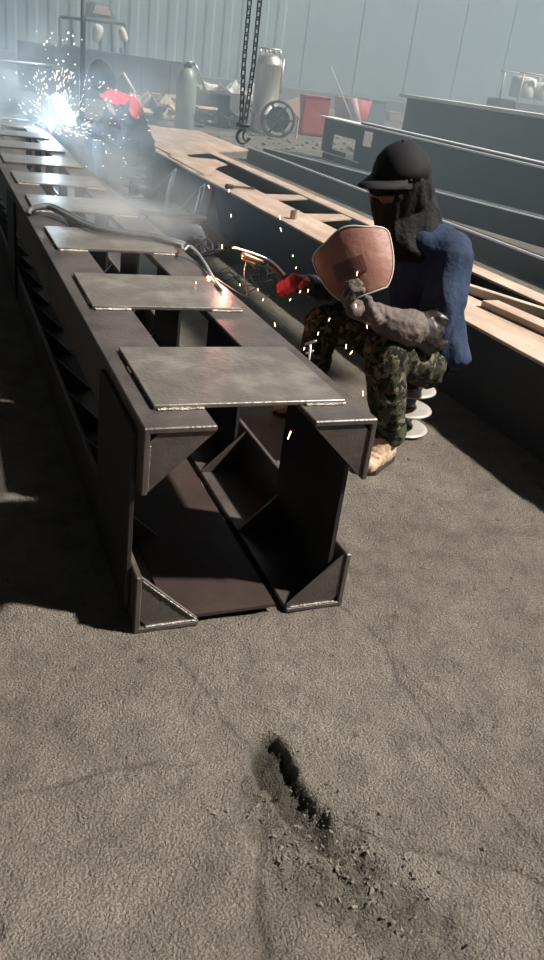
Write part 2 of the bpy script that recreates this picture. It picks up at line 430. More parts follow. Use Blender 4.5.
o = obj('hot_weld', b, 'hot', col1, smooth=True); o['label'] = 'glowing orange fresh weld at the second plate'

# ---------------------------------------------------------------- second girder, right of the seated welder
gx0, gx1, gz = 1.655, 2.55, .40
g2 = empty('steel_girder', (2.1, 3, 0), 'long low steel girder with a dusty tan top, directly behind the seated welder', 'steel girder')
b = B(); box(b, gx0+.012, gx0+.028, -3, 11.5, 0, gz-.016); obj('side_plate', b, 'girder', g2)
b = B(); box(b, gx1-.028, gx1-.012, -3, 11.5, 0, gz-.016); obj('side_plate', b, 'girder', g2)
b = B(); box(b, gx0, gx0+.34, -3, 11.5, gz-.016, gz); bevel(b, .003); o = obj('top_flange', b, 'dustrust', g2); o['label'] = 'sunlit dusty tan top flange'
b = B(); box(b, gx1-.15, gx1, -3, 11.5, gz-.016, gz); bevel(b, .003); obj('top_flange', b, 'dustrust', g2)
b = B(); prism(b, [(gx0+.10, 7.55, gz+.001), (3.15, 8.9, gz+.001), (3.15, 11.2, gz+.001), (gx0+.10, 11.2, gz+.001)], (0, 0, .012)); obj('cover_plate', b, 'dustrust', g2)
b = B(); prism(b, [(gx0+.05, 6.15, gz+.001), (gx0+.45, 6.9, gz+.001), (gx0+.60, 7.1, gz+.001), (gx0+.60, 7.5, gz+.001), (gx0+.05, 7.5, gz+.001)], (0, 0, .010)); obj('cover_plate', b, 'dustrust', g2)
for y in (4.1, 5.0):
    b = B(); prism(b, [(gx0+.34, y, gz-.02), (gx1-.15, y+.2, gz-.02), (gx1-.15, y+.38, gz-.02), (gx0+.34, y+.28, gz-.02)], (0, 0, .012)); obj('batten_plate', b, 'dustrust', g2)
b = B(); box(b, gx0+.03, gx1-.03, -3, 11.5, 0.0, .02); obj('bottom_plate', b, 'girder', g2)

# loose pieces on the girder
p = at(294, 219, z=gz); b = B(); lathe(b, [(.02, 0), (.032, 0), (.032, .065), (.022, .065), (.022, .01), (.02, .01)], p, 14)
tag(obj('pipe_stub', b, 'tan', None), 'short stub of pipe standing upright on the tan girder top', 'pipe stub')
p = at(229, 189, z=gz+.001); b = B(); tube(b, smooth_path([p+V((-.02, 0, .02)), p+V((.05, .02, .02)), p+V((.14, .06, .015)), p+V((.26, .05, .012))]), .010, 6); hull(b, [(p+V((-.02, 0, .022)), .022), (p+V((.03, 0, .022)), .018)])
tag(obj('grease_brush', b, 'dark', None, True), 'small dark brush lying on the far tan girder top', 'brush')
def bar(name, q0, q1, z, w, h, m, label, cat, zz=0):
    a, c = at(*q0, z=z), at(*q1, z=z); d = (c-a).normalized(); s = d.cross(V((0, 0, 1)))
    b = B(); prism(b, [a, a+s*w, a+s*w-V((0, 0, h)), a-V((0, 0, h))], c-a); bevel(b, .002)
    return tag(obj(name, b, m), label, cat)
bar('steel_flat', (462, 281), (560, 312), gz+.045, .05, .044, 'tan', 'tan steel bar lying along the girder top behind the blue jacket', 'steel bar')
bar('steel_flat', (498, 300), (570, 331), gz+.035, .11, .034, 'dustrust', 'short broad reddish steel offcut lying on the girder near the right edge', 'steel bar')

# channel lying flat and raised beam behind it
ch = empty('steel_channel', (4.4, 6, 0), 'low dark steel channel on the floor behind the tan-topped girder', 'steel channel')
b = B(); CE = at(247, 155, x=4.2).y; box(b, 4.2, 4.34, 1., CE, 0, .19); bevel(b, .004); obj('web', b, 'girder', ch)
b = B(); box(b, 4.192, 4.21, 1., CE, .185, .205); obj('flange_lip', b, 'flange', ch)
rb = empty('raised_beam', (4.5, 8, 0), 'dark steel beam propped up behind the low channel, its thin top edge coloured as if lit', 'steel beam')
def obeam(name, y0, z0, x0, y1, z1, x1, w, h, m, parent):
    b = B(); prism(b, [(x0, y0, z0), (x0+w, y0, z0), (x0+w, y0, z0-h), (x0, y0, z0-h)], (x1-x0, y1-y0, z1-z0)); return obj(name, b, m, parent)
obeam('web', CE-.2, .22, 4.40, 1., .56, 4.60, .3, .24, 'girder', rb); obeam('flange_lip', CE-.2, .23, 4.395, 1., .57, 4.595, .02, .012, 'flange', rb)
obeam('support_block', 3.6, .22, 4.60, 3.3, .22, 4.60, .25, .22, 'girder', rb)

# beam B with a notched end
bb = empty('notched_beam', (6.4, 8, 0), 'long grey steel beam with square notches cut in its left end', 'steel beam')
X = 6.3; n = 13.3
z1 = .70
b = B()
for y0, y1, a0, a1 in ((13.0, 13.45, .12, z1), (12.05, 13.0, .46, z1), (12.4, 13.0, .12, .2), (11.8, 12.05, .12, z1), (11.45, 11.8, .64, z1), (11.45, 11.8, .1, .40), (-1, 11.45, 0.0, z1)):
    box(b, X, X+.02, y0, y1, a0, a1)
obj('web', b, 'bgbeam', bb)
b = B(); box(b, X+.02, X+.6, -1, 13.4, 0, .10); box(b, X+.55, X+.6, -1, 10.6, .1, z1); obj('far_web', b, 'bgbeam', bb)
b = B(); box(b, X-.06, X+.30, -1, 13.6, z1, z1+.025); o = obj('top_flange', b, 'flange', bb); o['label'] = 'thin top flange paled as if lit'
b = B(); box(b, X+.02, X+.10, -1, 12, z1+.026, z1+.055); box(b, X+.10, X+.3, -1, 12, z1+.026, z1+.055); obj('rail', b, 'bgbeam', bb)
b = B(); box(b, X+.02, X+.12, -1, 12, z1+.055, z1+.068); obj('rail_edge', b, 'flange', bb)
# beam A: deep box girder
aa = empty('deep_box_girder', (9.4, 12, 0), 'deep blue-grey box girder with a top edge whitened as if lit, farthest of the beams', 'box girder')
X = 9.0
b = B(); box(b, X, X+.9, 2, 15.2, .42, 1.235); bevel(b, .01); obj('box_body', b, 'bgbeam', aa)
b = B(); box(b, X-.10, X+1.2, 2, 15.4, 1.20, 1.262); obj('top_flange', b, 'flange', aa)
for y in (4, 9, 14):
    b = B(); box(b, X+.05, X+.85, y, y+.3, 0, .42); obj('support_block', b, 'bgbeam', aa)

# ---------------------------------------------------------------- stools
def stool(c, label, zs=(.012, .105, .20, .285)):
    e = empty('disc_stool', c, label, 'stool', None)
    b = B(); lathe(b, [(.052, 0), (.052, zs[-1]-.005)], c, 24); obj('pole', b, 'stoolpole', e, True)
    for i, z in enumerate(zs):
        b = B(); r = .128; lathe(b, [(r-.03, z-.006), (r, z-.005), (r+.002, z), (r, z+.004), (r-.02, z+.007), (.06, z+.012)], c, 40)
        obj('disc' if i < len(zs)-1 else 'seat_disc', b, 'stool', e, True)
    return e
S1 = at(399, 426, z=.012); S1.z = 0
stool(S1, 'stool of stacked pale steel discs on a dark pole under the welder in blue')
S2 = V((1.27, 7.2, 0))
stool(S2, 'stool of stacked steel discs under the far welder in the dark coat', (.012, .11, .21, .30))

# ---------------------------------------------------------------- hands
def hand_prims(bm, wrist, fdir, pnorm, thumb_side=1, curl=(.5, .7, .5), s=1., spread=.10):
    """palm, four unequal fingers and an opposing thumb; pnorm is the side the fingers close towards"""
    y = V(fdir).normalized(); z = (V(pnorm)-y*V(pnorm).dot(y)).normalized(); x = y.cross(z)*thumb_side
    W = lambda a, b_, c: V(wrist)+(x*a+y*b_+z*c)*s
    hull(bm, [(W(.022, .015, 0), .019*s), (W(-.022, .015, 0), .018*s), (W(.034, .085, 0), .014*s), (W(-.034, .08, 0), .013*s), (W(.025, .05, .01), .017*s)])
    for i, (fx, L) in enumerate(((.033, .072), (.011, .08), (-.012, .075), (-.034, .06))):
        p = W(fx, .088-abs(fx)*.12, 0); a = 0.
        for j, fr in enumerate((.42, .33, .25)):
            a += curl[j]
            d = (y*math.cos(a)+z*math.sin(a)+x*(fx*spread*8)).normalized(); q = p+d*L*fr*s
            hull(bm, [(p, (.0125-.001*j)*s), (q, (.0118-.001*j)*s)]); p = q
    p = W(.034, .028, .006); q = W(.062, .055, .026); r = W(.060, .078, .050)
    hull(bm, [(p, .017*s), (q, .013*s)]); hull(bm, [(q, .013*s), (r, .0115*s)])

# ---------------------------------------------------------------- people
def head_prims(bm, c, m, s=1.):
    """skull, jaw, nose, brow, ears; m: +Y looks forward"""
    P = lambda x, y, z: c+m @ (V((x, y, z))*s)
    hull(bm, [(P(0, -.015, .035), .088*s), (P(0, .03, .02), .070*s)])
    hull(bm, [(P(0, .02, .0), .072*s), (P(0, .065, -.085), .026*s), (P(.035, .02, -.07), .03*s), (P(-.035, .02, -.07), .03*s)])
    hull(bm, [(P(0, .098, .02), .009*s), (P(0, .122, -.018), .013*s), (P(0, .10, -.02), .017*s)])
    for k in (-1, 1):
        hull(bm, [(P(k*.012, .098, .032), .010*s), (P(k*.045, .082, .032), .010*s)])
        hull(bm, [(P(k*.082, -.005, .02), .012*s), (P(k*.084, -.01, -.02), .010*s)])
    hull(bm, [(P(-.02, .097, -.05), .008*s), (P(.02, .097, -.05), .008*s)])

def cap_build(parent, c, m, s=1.):
    prof = [(.001, .118), (.03, .114), (.06, .098), (.085, .070), (.099, .035), (.104, 0), (.101, 0), (.095, .035), (.001, .05)]
    b = B(); lathe(b, [(r*s, z*s) for r, z in prof], (0, 0, 0), 36)
    for v in b.verts: v.co.y *= 1.12; v.co = c+m @ v.co
    hull(b, [(c+m @ V((0, 0, .119*s)), .006*s)])
    cp = obj('cap', b, 'cap', parent, True)
    b = B(); n = 14; top = []; 
    for i in range(n+1):
        t = PI*(.13+.74*i/n); xi, yi = .103*s*math.cos(t), .112*s*math.sin(t)
        k = math.sin((t-PI*.13)/.74); xo, yo = xi*1.02, yi+.092*s*k
        z = -.022*s*(1-k)
        top.append(((xi, yi, .012*s), (xo, yo, z+.002)))
    vs = [[b.verts.new(c+m @ V(p)) for p in pr]+[b.verts.new(c+m @ (V(p)-V((0, 0, .004)))) for p in pr] for pr in top]
    for i in range(n):
        a, d = vs[i], vs[i+1]
        b.faces.new([a[0], a[1], d[1], d[0]]); b.faces.new([a[2], d[2], d[3], a[3]]); b.faces.new([a[1], a[3], d[3], d[1]]); b.faces.new([a[0], d[0], d[2], a[2]])
    b.faces.new([vs[0][0], vs[0][2], vs[0][3], vs[0][1]]); b.faces.new([vs[-1][0], vs[-1][1], vs[-1][3], vs[-1][2]])
    bmesh.ops.recalc_face_normals(b, faces=b.faces[:])
    obj('cap_brim', b, 'cap', cp, True)

def boot(parent, heel, toe, m, s=1.):
    heel, toe = V(heel), V(toe); d = (toe-heel).normalized()
    b = B(); up = V((0, 0, 1))
    hull(b, [(heel+up*.04, .036*s), (toe+up*.034, .034*s), (heel+d*.07+up*.06, .038*s)])
    hull(b, [(heel+up*.05, .038*s), (heel+up*.14+d*.012, .046*s), (heel+d*.09+up*.06, .036*s)])
    for i in range(3): hull(b, [(heel+d*(.085+i*.022)+up*(.098-i*.012)+d.cross(up)*.025, .006), (heel+d*(.085+i*.022)+up*(.098-i*.012)-d.cross(up)*.025, .006)])
    bo = blob('boot', b, m, parent, .006, 2, .004, (30, 30, 30))
    b = B(); s_ = d.cross(up)
    prism(b, [heel-d*.035+s_*.028+up*.001, heel-d*.035-s_*.028+up*.001, heel+d*.05-s_*.03+up*.001, toe-s_*.038+up*.001, toe+d*.036+up*.001, toe+s_*.038+up*.001, heel+d*.05+s_*.03+up*.001], (0, 0, .022))
    obj('boot_sole', b, 'sole', bo)

# ---- welder in blue
w1 = empty('person', (1.05, 1.1, 0), 'person in blue jacket, black cap and camouflage trousers, seated, holding a welding shield', 'person')
pel = V((1.19, 1.13, .385)); waist = V((1.18, 1.14, .52)); chest = V((1.10, 1.14, .71)); neck = V((1.005, 1.14, .90)); hd = V((.925, 1.13, 1.03))
Ls, Le, Lw = V((1.12, .985, .80)), at(431, 331, y=.91), V((.875, .855, .575))
Rs, Re, Rw = V((1.0, 1.31, .775)), V((.90, 1.42, .545)), V((.69, 1.385, .59))
Lh, Lk, La = V((1.15, 1.045, .36)), V((.82, .86, .475)), V((.915, .86, .12))
Rh, Rk, Ra = V((1.13, 1.23, .36)), V((.78, 1.33, .45)), V((.79, 1.38, .12))
hm = rotm((-.86, -.28, -.40))
# continuous body under the clothes
b = B(); head_prims(b, hd, hm)
limb(b, [hd+V((.01, 0, -.05)), neck], [.05, .055])
hull(b, [(neck+V((.01, 0, -.04)), .07), (chest, (.12, .16, .10)), (waist, (.10, .14, .10))]); hull(b, [(waist, (.10, .14, .10)), (pel, (.12, .15, .09))])
limb(b, [Ls, Le, Lw], [.048, .036, .026]); limb(b, [Rs, Re, Rw], [.048, .036, .026])
limb(b, [Lh, Lk, La], [.075, .052, .036]); limb(b, [Rh, Rk, Ra], [.075, .052, .036])
blob('body', b, 'skin', w1, .009, 3)
# trousers
b = B(); hull(b, [(pel, (.145, .175, .095)), (waist+V((0, 0, -.05)), (.125, .155, .06))])
limb(b, [Lh, Lk.lerp(Lh, .1)+V((0, 0, .0)), Lk], [.105, .088, .078]); limb(b, [Lk, Lk.lerp(La, .5), La+V((0, 0, .02))], [.080, .078, .066])
limb(b, [Rh, Rk], [.10, .078]); limb(b, [Rk, Ra+V((0, 0, .02))], [.078, .064])
blob('trousers', b, 'camo', w1, .008, 3, .013, (11, 11, 8), 3)
# jacket
b = B(); hull(b, [(neck+V((-.02, -.01, -.035)), (.085, .11, .05)), (neck+V((.06, -.02, -.02)), (.09, .12, .05)), (Ls+V((.0, .03, .035)), .082), (neck+V((.10, -.07, -.07)), .08), (Rs, .075), (chest+V((.01, 0, .03)), (.15, .18, .14))])
hull(b, [(chest, (.15, .18, .12)), (waist, (.145, .185, .10))]); hull(b, [(waist, (.145, .185, .10)), (pel+V((.025, 0, .015)), (.155, .195, .07))])
hull(b, [(pel+V((.05, -.1, .02)), (.10, .10, .05)), (pel+V((.07, 0, -.02)), (.10, .16, .045)), (waist, (.13, .18, .08))])
limb(b, [Ls, Ls.lerp(Le, .5)+V((.012, -.01, 0)), Le+V((.01, 0, .02))], [.090, .088, .080])
limb(b, [Rs, Rs.lerp(Re, .5), Re], [.078, .068, .062])
blob('jacket', b, 'blue', w1, .007, 5, .012, (9, 9, 5), 1)
# leather sleeves
b = B(); limb(b, [Le+V((.005, -.004, .035)), Le+V((.0, 0, -.015)), Le.lerp(Lw, .5), Lw+V((.02, 0, 0))], [.078, .078, .070, .060]); o = blob('sleeve_cover', b, 'leather', w1, .007, 3, .005, (14, 14, 14), 5); o['label'] = 'creased dark grey leather sleeve cover'
b = B(); limb(b, [Re+V((.0, 0, .03)), Re.lerp(Rw, .5), Rw], [.066, .054, .045]); blob('sleeve_cover', b, 'leather', w1, .007, 2, .010, (16, 16, 16), 6)
# gloves: left grips the shield handle, right the electrode holder
SHC = at(355, 263, y=.95)
hgrip = at(366, 306, y=.88)
b = B(); lw = V((.80, .86, .605))
limb(b, [Lw+V((.03, -.005, .0)), Lw+V((-.02, -.01, .005)), lw+V((-.02, 0, .0))], [.074, .068, .052]); hull(b, [(lw+V((-.02, 0, .01)), .05), (lw+V((-.075, .0, .03)), (.045, .03, .04))]); hand_prims(b, lw+V((-.03, 0, .005)), (hgrip-lw)+V((-.03, 0, -.01)), (-.2, -.1, 1), -1, (.75, .95, .7), 1.5)
blob('glove', b, 'glove', w1, .0055, 2, .004, (25, 25, 25), 2)
HG = at(287, 279, y=1.36)
b = B(); rw = V((.70, 1.38, .592))
limb(b, [Rw+V((.02, 0, 0)), rw], [.046, .038]); 
blob('glove_cuff', b, 'leather', w1, .006, 2, .004, (25, 25, 25), 3)
b = B(); hand_prims(b, rw+V((-.005, 0, 0)), HG-rw, (.15, -.55, -.8), 1, (.7, 1., .7), 1.1)
o = blob('glove', b, 'redglove', w1, .0055, 2, .003, (25, 25, 25), 4); o['label'] = 'red leather glove gripping the electrode holder'
# hood draped over head and neck, open at the eyes
b = B(); P = lambda x, y, z: hd+hm @ V((x, y, z))
hull(b, [(P(0, -.012, .03), .112), (P(0, .045, .0), .096), (P(0, .07, -.07), .068), (P(0, -.05, -.06), .088)])
hull(b, [(P(0, .065, -.085), .075), (P(0, -.05, -.06), .088), (neck+V((.03, 0, .0)), (.095, .115, .06)), (neck+V((-.06, -.03, -.07)), (.07, .10, .06)), (neck+V((.0, -.04, -.10)), (.09, .10, .04)), (neck+V((.05, 0, .0)), (.06, .09, .05))])
for k in (-1, 1): hull(b, [(P(k*.085, 0, .04), .028), (P(k*.088, -.005, -.04), .026), (P(k*.06, .0, .0), .04)])
blob('hood', b, 'hood', w1, .007, 3, .009, (15, 15, 4), 7)
b = B()
for k in (-1, 1):
    hull(b, [(P(k*.022, .130, .030), .010), (P(k*.058, .112, .030), .010), (P(k*.03, .130, .014), .008), (P(k*.055, .114, .016), .008)])
tube(b, [P(-.03, .133, .028), P(.03, .133, .028)], .004, 6)
o = obj('safety_glasses', b, 'window', w1, True)
cap_build(w1, P(0, -.004, .052)-V((0, 0, 0)), hm @ Matrix.Rotation(.20, 3, 'X'), 1.03)
boot(w1, (.925, .87, 0), (.80, .785, 0), 'boot'); boot(w1, (.80, 1.39, 0), (.66, 1.38, 0), 'boot')

# ---- hand shield
sh = empty('welding_shield', SHC, 'reddish hand shield with a dark window, held by the welder in blue', 'welding shield')
sn = V((-.50, -.80, .22)).normalized()
bot, top = at(369, 299, y=.95), at(347, 235, y=.99)
su = (top-bot); su = (su-sn*su.dot(sn)).normalized(); sx_ = su.cross(sn).normalized()
def shp(u, v, off=0):
    R = .20; a = u/R
    return SHC+sx_*(R*math.sin(a))+su*v+sn*(-R*(1-math.cos(a))+off-.9*max(0, -v)**2)
HV = .120
def half(v):  # half width along the height
    t = (v+HV)/(2*HV)
    return .168*math.sqrt(max(0, 1-((1-t)*.90)**2.6))*(1-.35*max(0, (t-.72)/.28)**2.5)
nv, nu = 22, 24; b = B(); grid = []
for i in range(nv+1):
    v = -HV+2*HV*i/nv; hw = max(half(v), .03)
    row = []
    for j in range(nu+1):
        u = hw*(2*j/nu-1); vv = v
        if i > nv*.7: vv = v+((i/nv-.7)/.3)*(.012*math.cos(u/.172*PI*1.6)-.02*(u/.172)**2)
        row.append((b.verts.new(shp(u, vv)), b.verts.new(shp(u, vv, -.004))))
    grid.append(row)
for i in range(nv):
    for j in range(nu):
        q = [grid[i][j], grid[i][j+1], grid[i+1][j+1], grid[i+1][j]]
        b.faces.new([x[0] for x in q]); b.faces.new([x[1] for x in q][::-1])
per = [grid[0][j] for j in range(nu+1)]+[grid[i][nu] for i in range(1, nv+1)]+[grid[nv][j] for j in range(nu-1, -1, -1)]+[grid[i][0] for i in range(nv-1, 0, -1)]
for k in range(len(per)): a, c = per[k], per[(k+1) % len(per)]; b.faces.new([a[0], a[1], c[1], c[0]])
bmesh.ops.recalc_face_normals(b, faces=b.faces[:])
rimpts = [p_[0].co.copy() for p_ in per]
obj('shell', b, 'shield', sh, True)
b = B(); tube(b, rimpts, .0035, 6, closed=True); o = obj('rim', b, 'rim', sh, True); o['label'] = 'thin pale edge of the shield'  # rim tube is paler than the shell
b = B()
for u0, u1, v0, v1 in ((-.085, .035, -.040, .020),):
    n = 8; rows = []
    for i in (v0, v1):
        rows.append([(b.verts.new(shp(u0+(u1-u0)*j/n, i, .0095)), b.verts.new(shp(u0+(u1-u0)*j/n, i, .001))) for j in range(n+1)])
    for j in range(n):
        a, c, d, e = rows[0][j], rows[0][j+1], rows[1][j+1], rows[1][j]
        b.faces.new([a[0], c[0], d[0], e[0]]); b.faces.new([a[1], e[1], d[1], c[1]]); b.faces.new([a[0], a[1], c[1], c[0]]); b.faces.new([e[0], d[0], d[1], e[1]])
    b.faces.new([rows[0][0][0], rows[1][0][0], rows[1][0][1], rows[0][0][1]]); b.faces.new([rows[0][n][0], rows[0][n][1], rows[1][n][1], rows[1][n][0]])
o = obj('viewing_window', b, 'window', sh); o['label'] = 'dark rectangular viewing window'
b = B(); tube(b, [shp(0, -.09, -.01), shp(0, -.12, -.035), hgrip+V((.01, .02, .01)), hgrip+V((.0, .03, -.05))], .011, 10); obj('handle', b, 'dark', sh, True)

# ---- electrode holder
eh = empty('electrode_holder', HG, 'electrode holder with brass jaws and a silvery rod in the red glove', 'electrode holder')
q1, q2, q3 = at(268, 264, y=1.37), at(250, 256, y=1.38), at(234, 248, y=1.40)
b = B(); tube(b, [HG+V((.06, .02, -.02)), HG, q1], [.014, .014, .012], 10); obj('handle', b, 'dark', eh, True)
b = B(); hull(b, [(at(262, 262, y=1.36), .009), (at(244, 255, y=1.36), .011)]); hull(b, [(at(254, 264, y=1.36), .007), (at(243, 258, y=1.36), .007)]); obj('jaw', b, 'brass', eh, True)
b = B(); tube(b, smooth_path([at(285, 275, y=1.34), at(272, 262, y=1.35), at(255, 254, y=1.36), at(232, 247, y=1.36)]), .0045, 8); obj('cable_sleeve', b, 'rod', eh, True)
b = B(); tube(b, smooth_path([at(247, 258, y=1.36), at(244, 275, y=1.35), at(246, 296, y=1.33), V((.275, 1.33, .625))]), .0020, 6); obj('electrode', b, 'wire', eh, True)

# ---- far welder
w2 = empty('person', (1.1, 7.2, 0), 'person in dark coat and red scarf, welding in smoke at the column far end', 'person')
pel = V((1.27, 7.2, .42)); waist = V((1.22, 7.2, .58)); chest = V((1.13, 7.2, .76)); neck = V((1.0, 7.2, .97)); hd = V((.89, 7.2, 1.12))
Ls, Le, Lw = V((1.17, 6.99, .85)), V((1.12, 6.88, .56)), V((.83, 6.98, .66))
Rs, Re, Rw = V((1.10, 7.42, .85)), V((.95, 7.5, .58)), V((.70, 7.4, .68))
Lh, Lk, La = V((1.22, 7.1, .40)), V((.86, 6.98, .48)), V((.88, 6.98, .12))
Rh, Rk, Ra = V((1.22, 7.3, .40)), V((.86, 7.42, .48)), V((.86, 7.44, .12))
hm = rotm((-.9, .15, -.40))
b = B(); head_prims(b, hd, hm); limb(b, [hd, neck], [.05, .055])
hull(b, [(neck+V((.01, 0, -.04)), .07), (chest, (.12, .16, .10)), (pel, (.12, .15, .09))])
limb(b, [Ls, Le, Lw], [.048, .036, .026]); limb(b, [Rs, Re, Rw], [.048, .036, .026])
limb(b, [Lh, Lk, La], [.075, .052, .036]); limb(b, [Rh, Rk, Ra], [.075, .052, .036])
blob('body', b, 'skin', w2, .012, 3)
b = B(); hull(b, [(pel, (.15, .17, .09))])
limb(b, [Lh, Lk, La], [.10, .08, .065]); limb(b, [Rh, Rk, Ra], [.10, .08, .065]); blob('trousers', b, 'coat', w2, .012, 3, .01, (10, 10, 10), 1)
b = B(); hull(b, [(neck+V((.03, 0, -.05)), (.08, .10, .05)), (Ls, .09), (Rs, .09), (chest+V((.05, 0, 0)), (.17, .20, .14))])
hull(b, [(chest+V((.05, 0, 0)), (.18, .21, .14)), (waist+V((.04, 0, 0)), (.20, .22, .14))]); hull(b, [(waist+V((.04, 0, 0)), (.20, .22, .14)), (pel+V((.02, 0, -.0)), (.20, .22, .08))])
limb(b, [Ls, Le, Lw], [.10, .095, .062]); limb(b, [Rs, Re, Rw], [.09, .08, .06])
hull(b, [(pel+V((-.12, -.04, -.02)), (.12, .16, .05)), (chest+V((-.1, 0, -.1)), (.12, .16, .1)), (pel+V((-.05, 0, -.03)), (.2, .18, .06))])
blob('coat', b, 'coat', w2, .012, 3, .02, (7, 7, 10), 4)
P = lambda x, y, z: hd+hm @ V((x, y, z))
b = B(); hull(b, [(P(0, -.012, .035), .108), (P(0, .03, .0), .090), (P(0, .04, -.07), .065), (P(0, -.05, -.06), .09)]); hull(b, [(P(0, .03, -.06), .07), (neck, (.09, .10, .05))])
blob('hood', b, 'hood', w2, .010, 2, .008, (20, 20, 8), 7)
b = B(); hull(b, [(neck+V((-.02, -.08, -.01)), (.06, .08, .06)), (neck+V((.17, -.17, -.07)), (.08, .08, .08))]); hull(b, [(neck+V((.17, -.17, -.07)), (.08, .08, .08)), (Ls+V((.03, -.09, .0)), (.07, .07, .08))]); hull(b, [(neck+V((-.04, 0, -.02)), (.07, .10, .04))])
blob('scarf', b, 'redcloth', w2, .009, 2, .008, (20, 20, 10), 2)
for wv, t in ((Lw, V((.70, 7.05, .70))), (Rw, V((.58, 7.3, .70)))):
    b = B(); hand_prims(b, wv, t-wv, (-.3, .1, -1), 1, (.6, .8, .6), 1.15); blob('glove', b, 'glove', w2, .008, 1)
boot(w2, (.88, 6.98, 0), (.74, 6.96, 0), 'sole'); boot(w2, (.86, 7.44, 0), (.72, 7.44, 0), 'sole')
# its pale shield
b = B(); c0, c1 = at(56, 92, y=7.05), at(76, 124, y=7.0); d = (c1-c0).normalized(); s_ = V((.25, -.7, .6)).cross(d).normalized(); nn = d.cross(s_)
n = 8; rows = []
for i in range(9):
    t = i/8; w = .085*math.sqrt(max(.12, 1-(2*t-1)**4)); c = c0.lerp(c1, t)
    rows.append([(b.verts.new(c+s_*(w*(2*j/n-1))-nn*(.04*(2*j/n-1)**2)), b.verts.new(c+s_*(w*(2*j/n-1))-nn*(.04*(2*j/n-1)**2+.005))) for j in range(n+1)])
for i in range(8):
    for j in range(n):
        q = [rows[i][j], rows[i][j+1], rows[i+1][j+1], rows[i+1][j]]; b.faces.new([x[0] for x in q]); b.faces.new([x[1] for x in q][::-1])
for j in range(n):
    b.faces.new([rows[0][j][0], rows[0][j][1], rows[0][j+1][1], rows[0][j+1][0]]); b.faces.new([rows[8][j][0], rows[8][j+1][0], rows[8][j+1][1], rows[8][j][1]])
for i in range(8):
    b.faces.new([rows[i][0][0], rows[i+1][0][0], rows[i+1][0][1], rows[i][0][1]]); b.faces.new([rows[i][n][0], rows[i][n][1], rows[i+1][n][1], rows[i+1][n][0]])
bmesh.ops.recalc_face_normals(b, faces=b.faces[:])
tag(obj('welding_shield', b, 'pale', None, True), 'pale hand shield held up to the bright arc by the far welder', 'welding shield')

# ---------------------------------------------------------------- cables
zc = H+.013
pts = [at(-12, 190, z=H+.02), at(2, 180, z=H+.03), at(24, 209, z=zc+.02), at(44, 206, z=zc+.05), at(70, 217, z=zc+.02), at(95, 229, z=zc+.018), at(125, 235, z=zc+.018), at(152, 239, z=zc+.018), at(176, 240, z=zc+.01), at(195, 238, z=.55), at(215, 246, z=.40), at(240, 262, y=2.4)]
pts = [at(28, 214, z=H+.02), at(32, 209, z=H+.04), at(48, 207, z=zc+.03), at(68, 216, z=zc+.02), at(90, 227, z=zc+.018), at(120, 233, z=zc+.018), at(150, 237, z=zc+.018), at(170, 242, z=zc+.010), at(184, 246, z=H+.01)]
b = B(); tube(b, smooth_path(pts, 10), .013, 10)
pts2 = [p_+V((.02, .05, 0)) for p_ in pts]; tube(b, smooth_path(pts2, 10), .011, 10)
tag(obj('welding_cable', b, 'cable', None, True), 'thick grey doubled welding cable snaking across the column plates', 'cable')
b = B(); tube(b, smooth_path([at(182, 246, z=H+.02), at(184, 250, z=H+.04), at(189, 246, z=H+.05), at(196, 251, z=H+.04), at(205, 263, z=H+.02), at(214, 279, z=H+.02), at(222, 290, z=H+.02)], 8), .006, 8)
tag(obj('thin_cable', b, 'rod', None, True), 'thin pale cable curling over the right edge of the column', 'cable')
def tangle(name, c, rad, h, n, r, m, label, seed):
    rnd = random.Random(seed); b = B()
    for k in range(n):
        c0 = c+V((rnd.uniform(-.3, .3)*rad, rnd.uniform(-.3, .3)*rad, 0)); R = rad*rnd.uniform(.35, .9); a0 = rnd.uniform(0, 6.28); L = rnd.uniform(3, 6)
        pp = []
        for i in range(14):
            a = a0+L*i/13; pp.append(c0+V((R*math.cos(a)*(1+.2*math.sin(3*a)), R*math.sin(a), .012+h*(.5+.5*math.sin(a*2.3+k))*rnd.uniform(.5, 1))))
        tube(b, smooth_path(pp, 4), r, 5)
    return tag(obj(name, b, m, None, True), label, 'wire')
tangle('wire_tangle', V((1.28, 3.55, 0)), .26, .14, 7, .0025, 'cable', 'tangle of bare wire on the dark floor left of the seated welder', 2)
tangle('cable_tangle', V((1.22, 4.5, 0)), .24, .10, 6, .010, 'cable', 'loose loops of dark cable on the floor beyond the wire tangle', 5)
b = B(); tube(b, smooth_path([at(205, 262, z=.3), at(218, 258, z=.32), at(228, 254, z=.34), at(244, 250, z=.34)], 6), .005, 6)
# slender steel rod by the knee
b = B(); a_ = at(312, 364, y=1.02); c_ = at(311, 341, y=1.02); a0 = V((a_.x, a_.y, 0))
bm_ = b; bmesh.ops.delete(b, geom=b.verts[:], context='VERTS')
tube(b, [a0, c_], .0045, 8); hull(b, [(c_+V((.02, 0, .0)), .005), (c_+V((-.02, 0, -.012)), .005)]); hull(b, [(c_+V((-.012, 0, -.05)), .004), (c_+V((.015, 0, -.04)), .004)]); lathe(b, [(.03, 0), (.03, .01), (.006, .012)], a0, 12)
tag(obj('marking_stake', b, 'rod', None, True), 'thin silvery upright stake beside the column in front of the camouflage knee', 'stake')

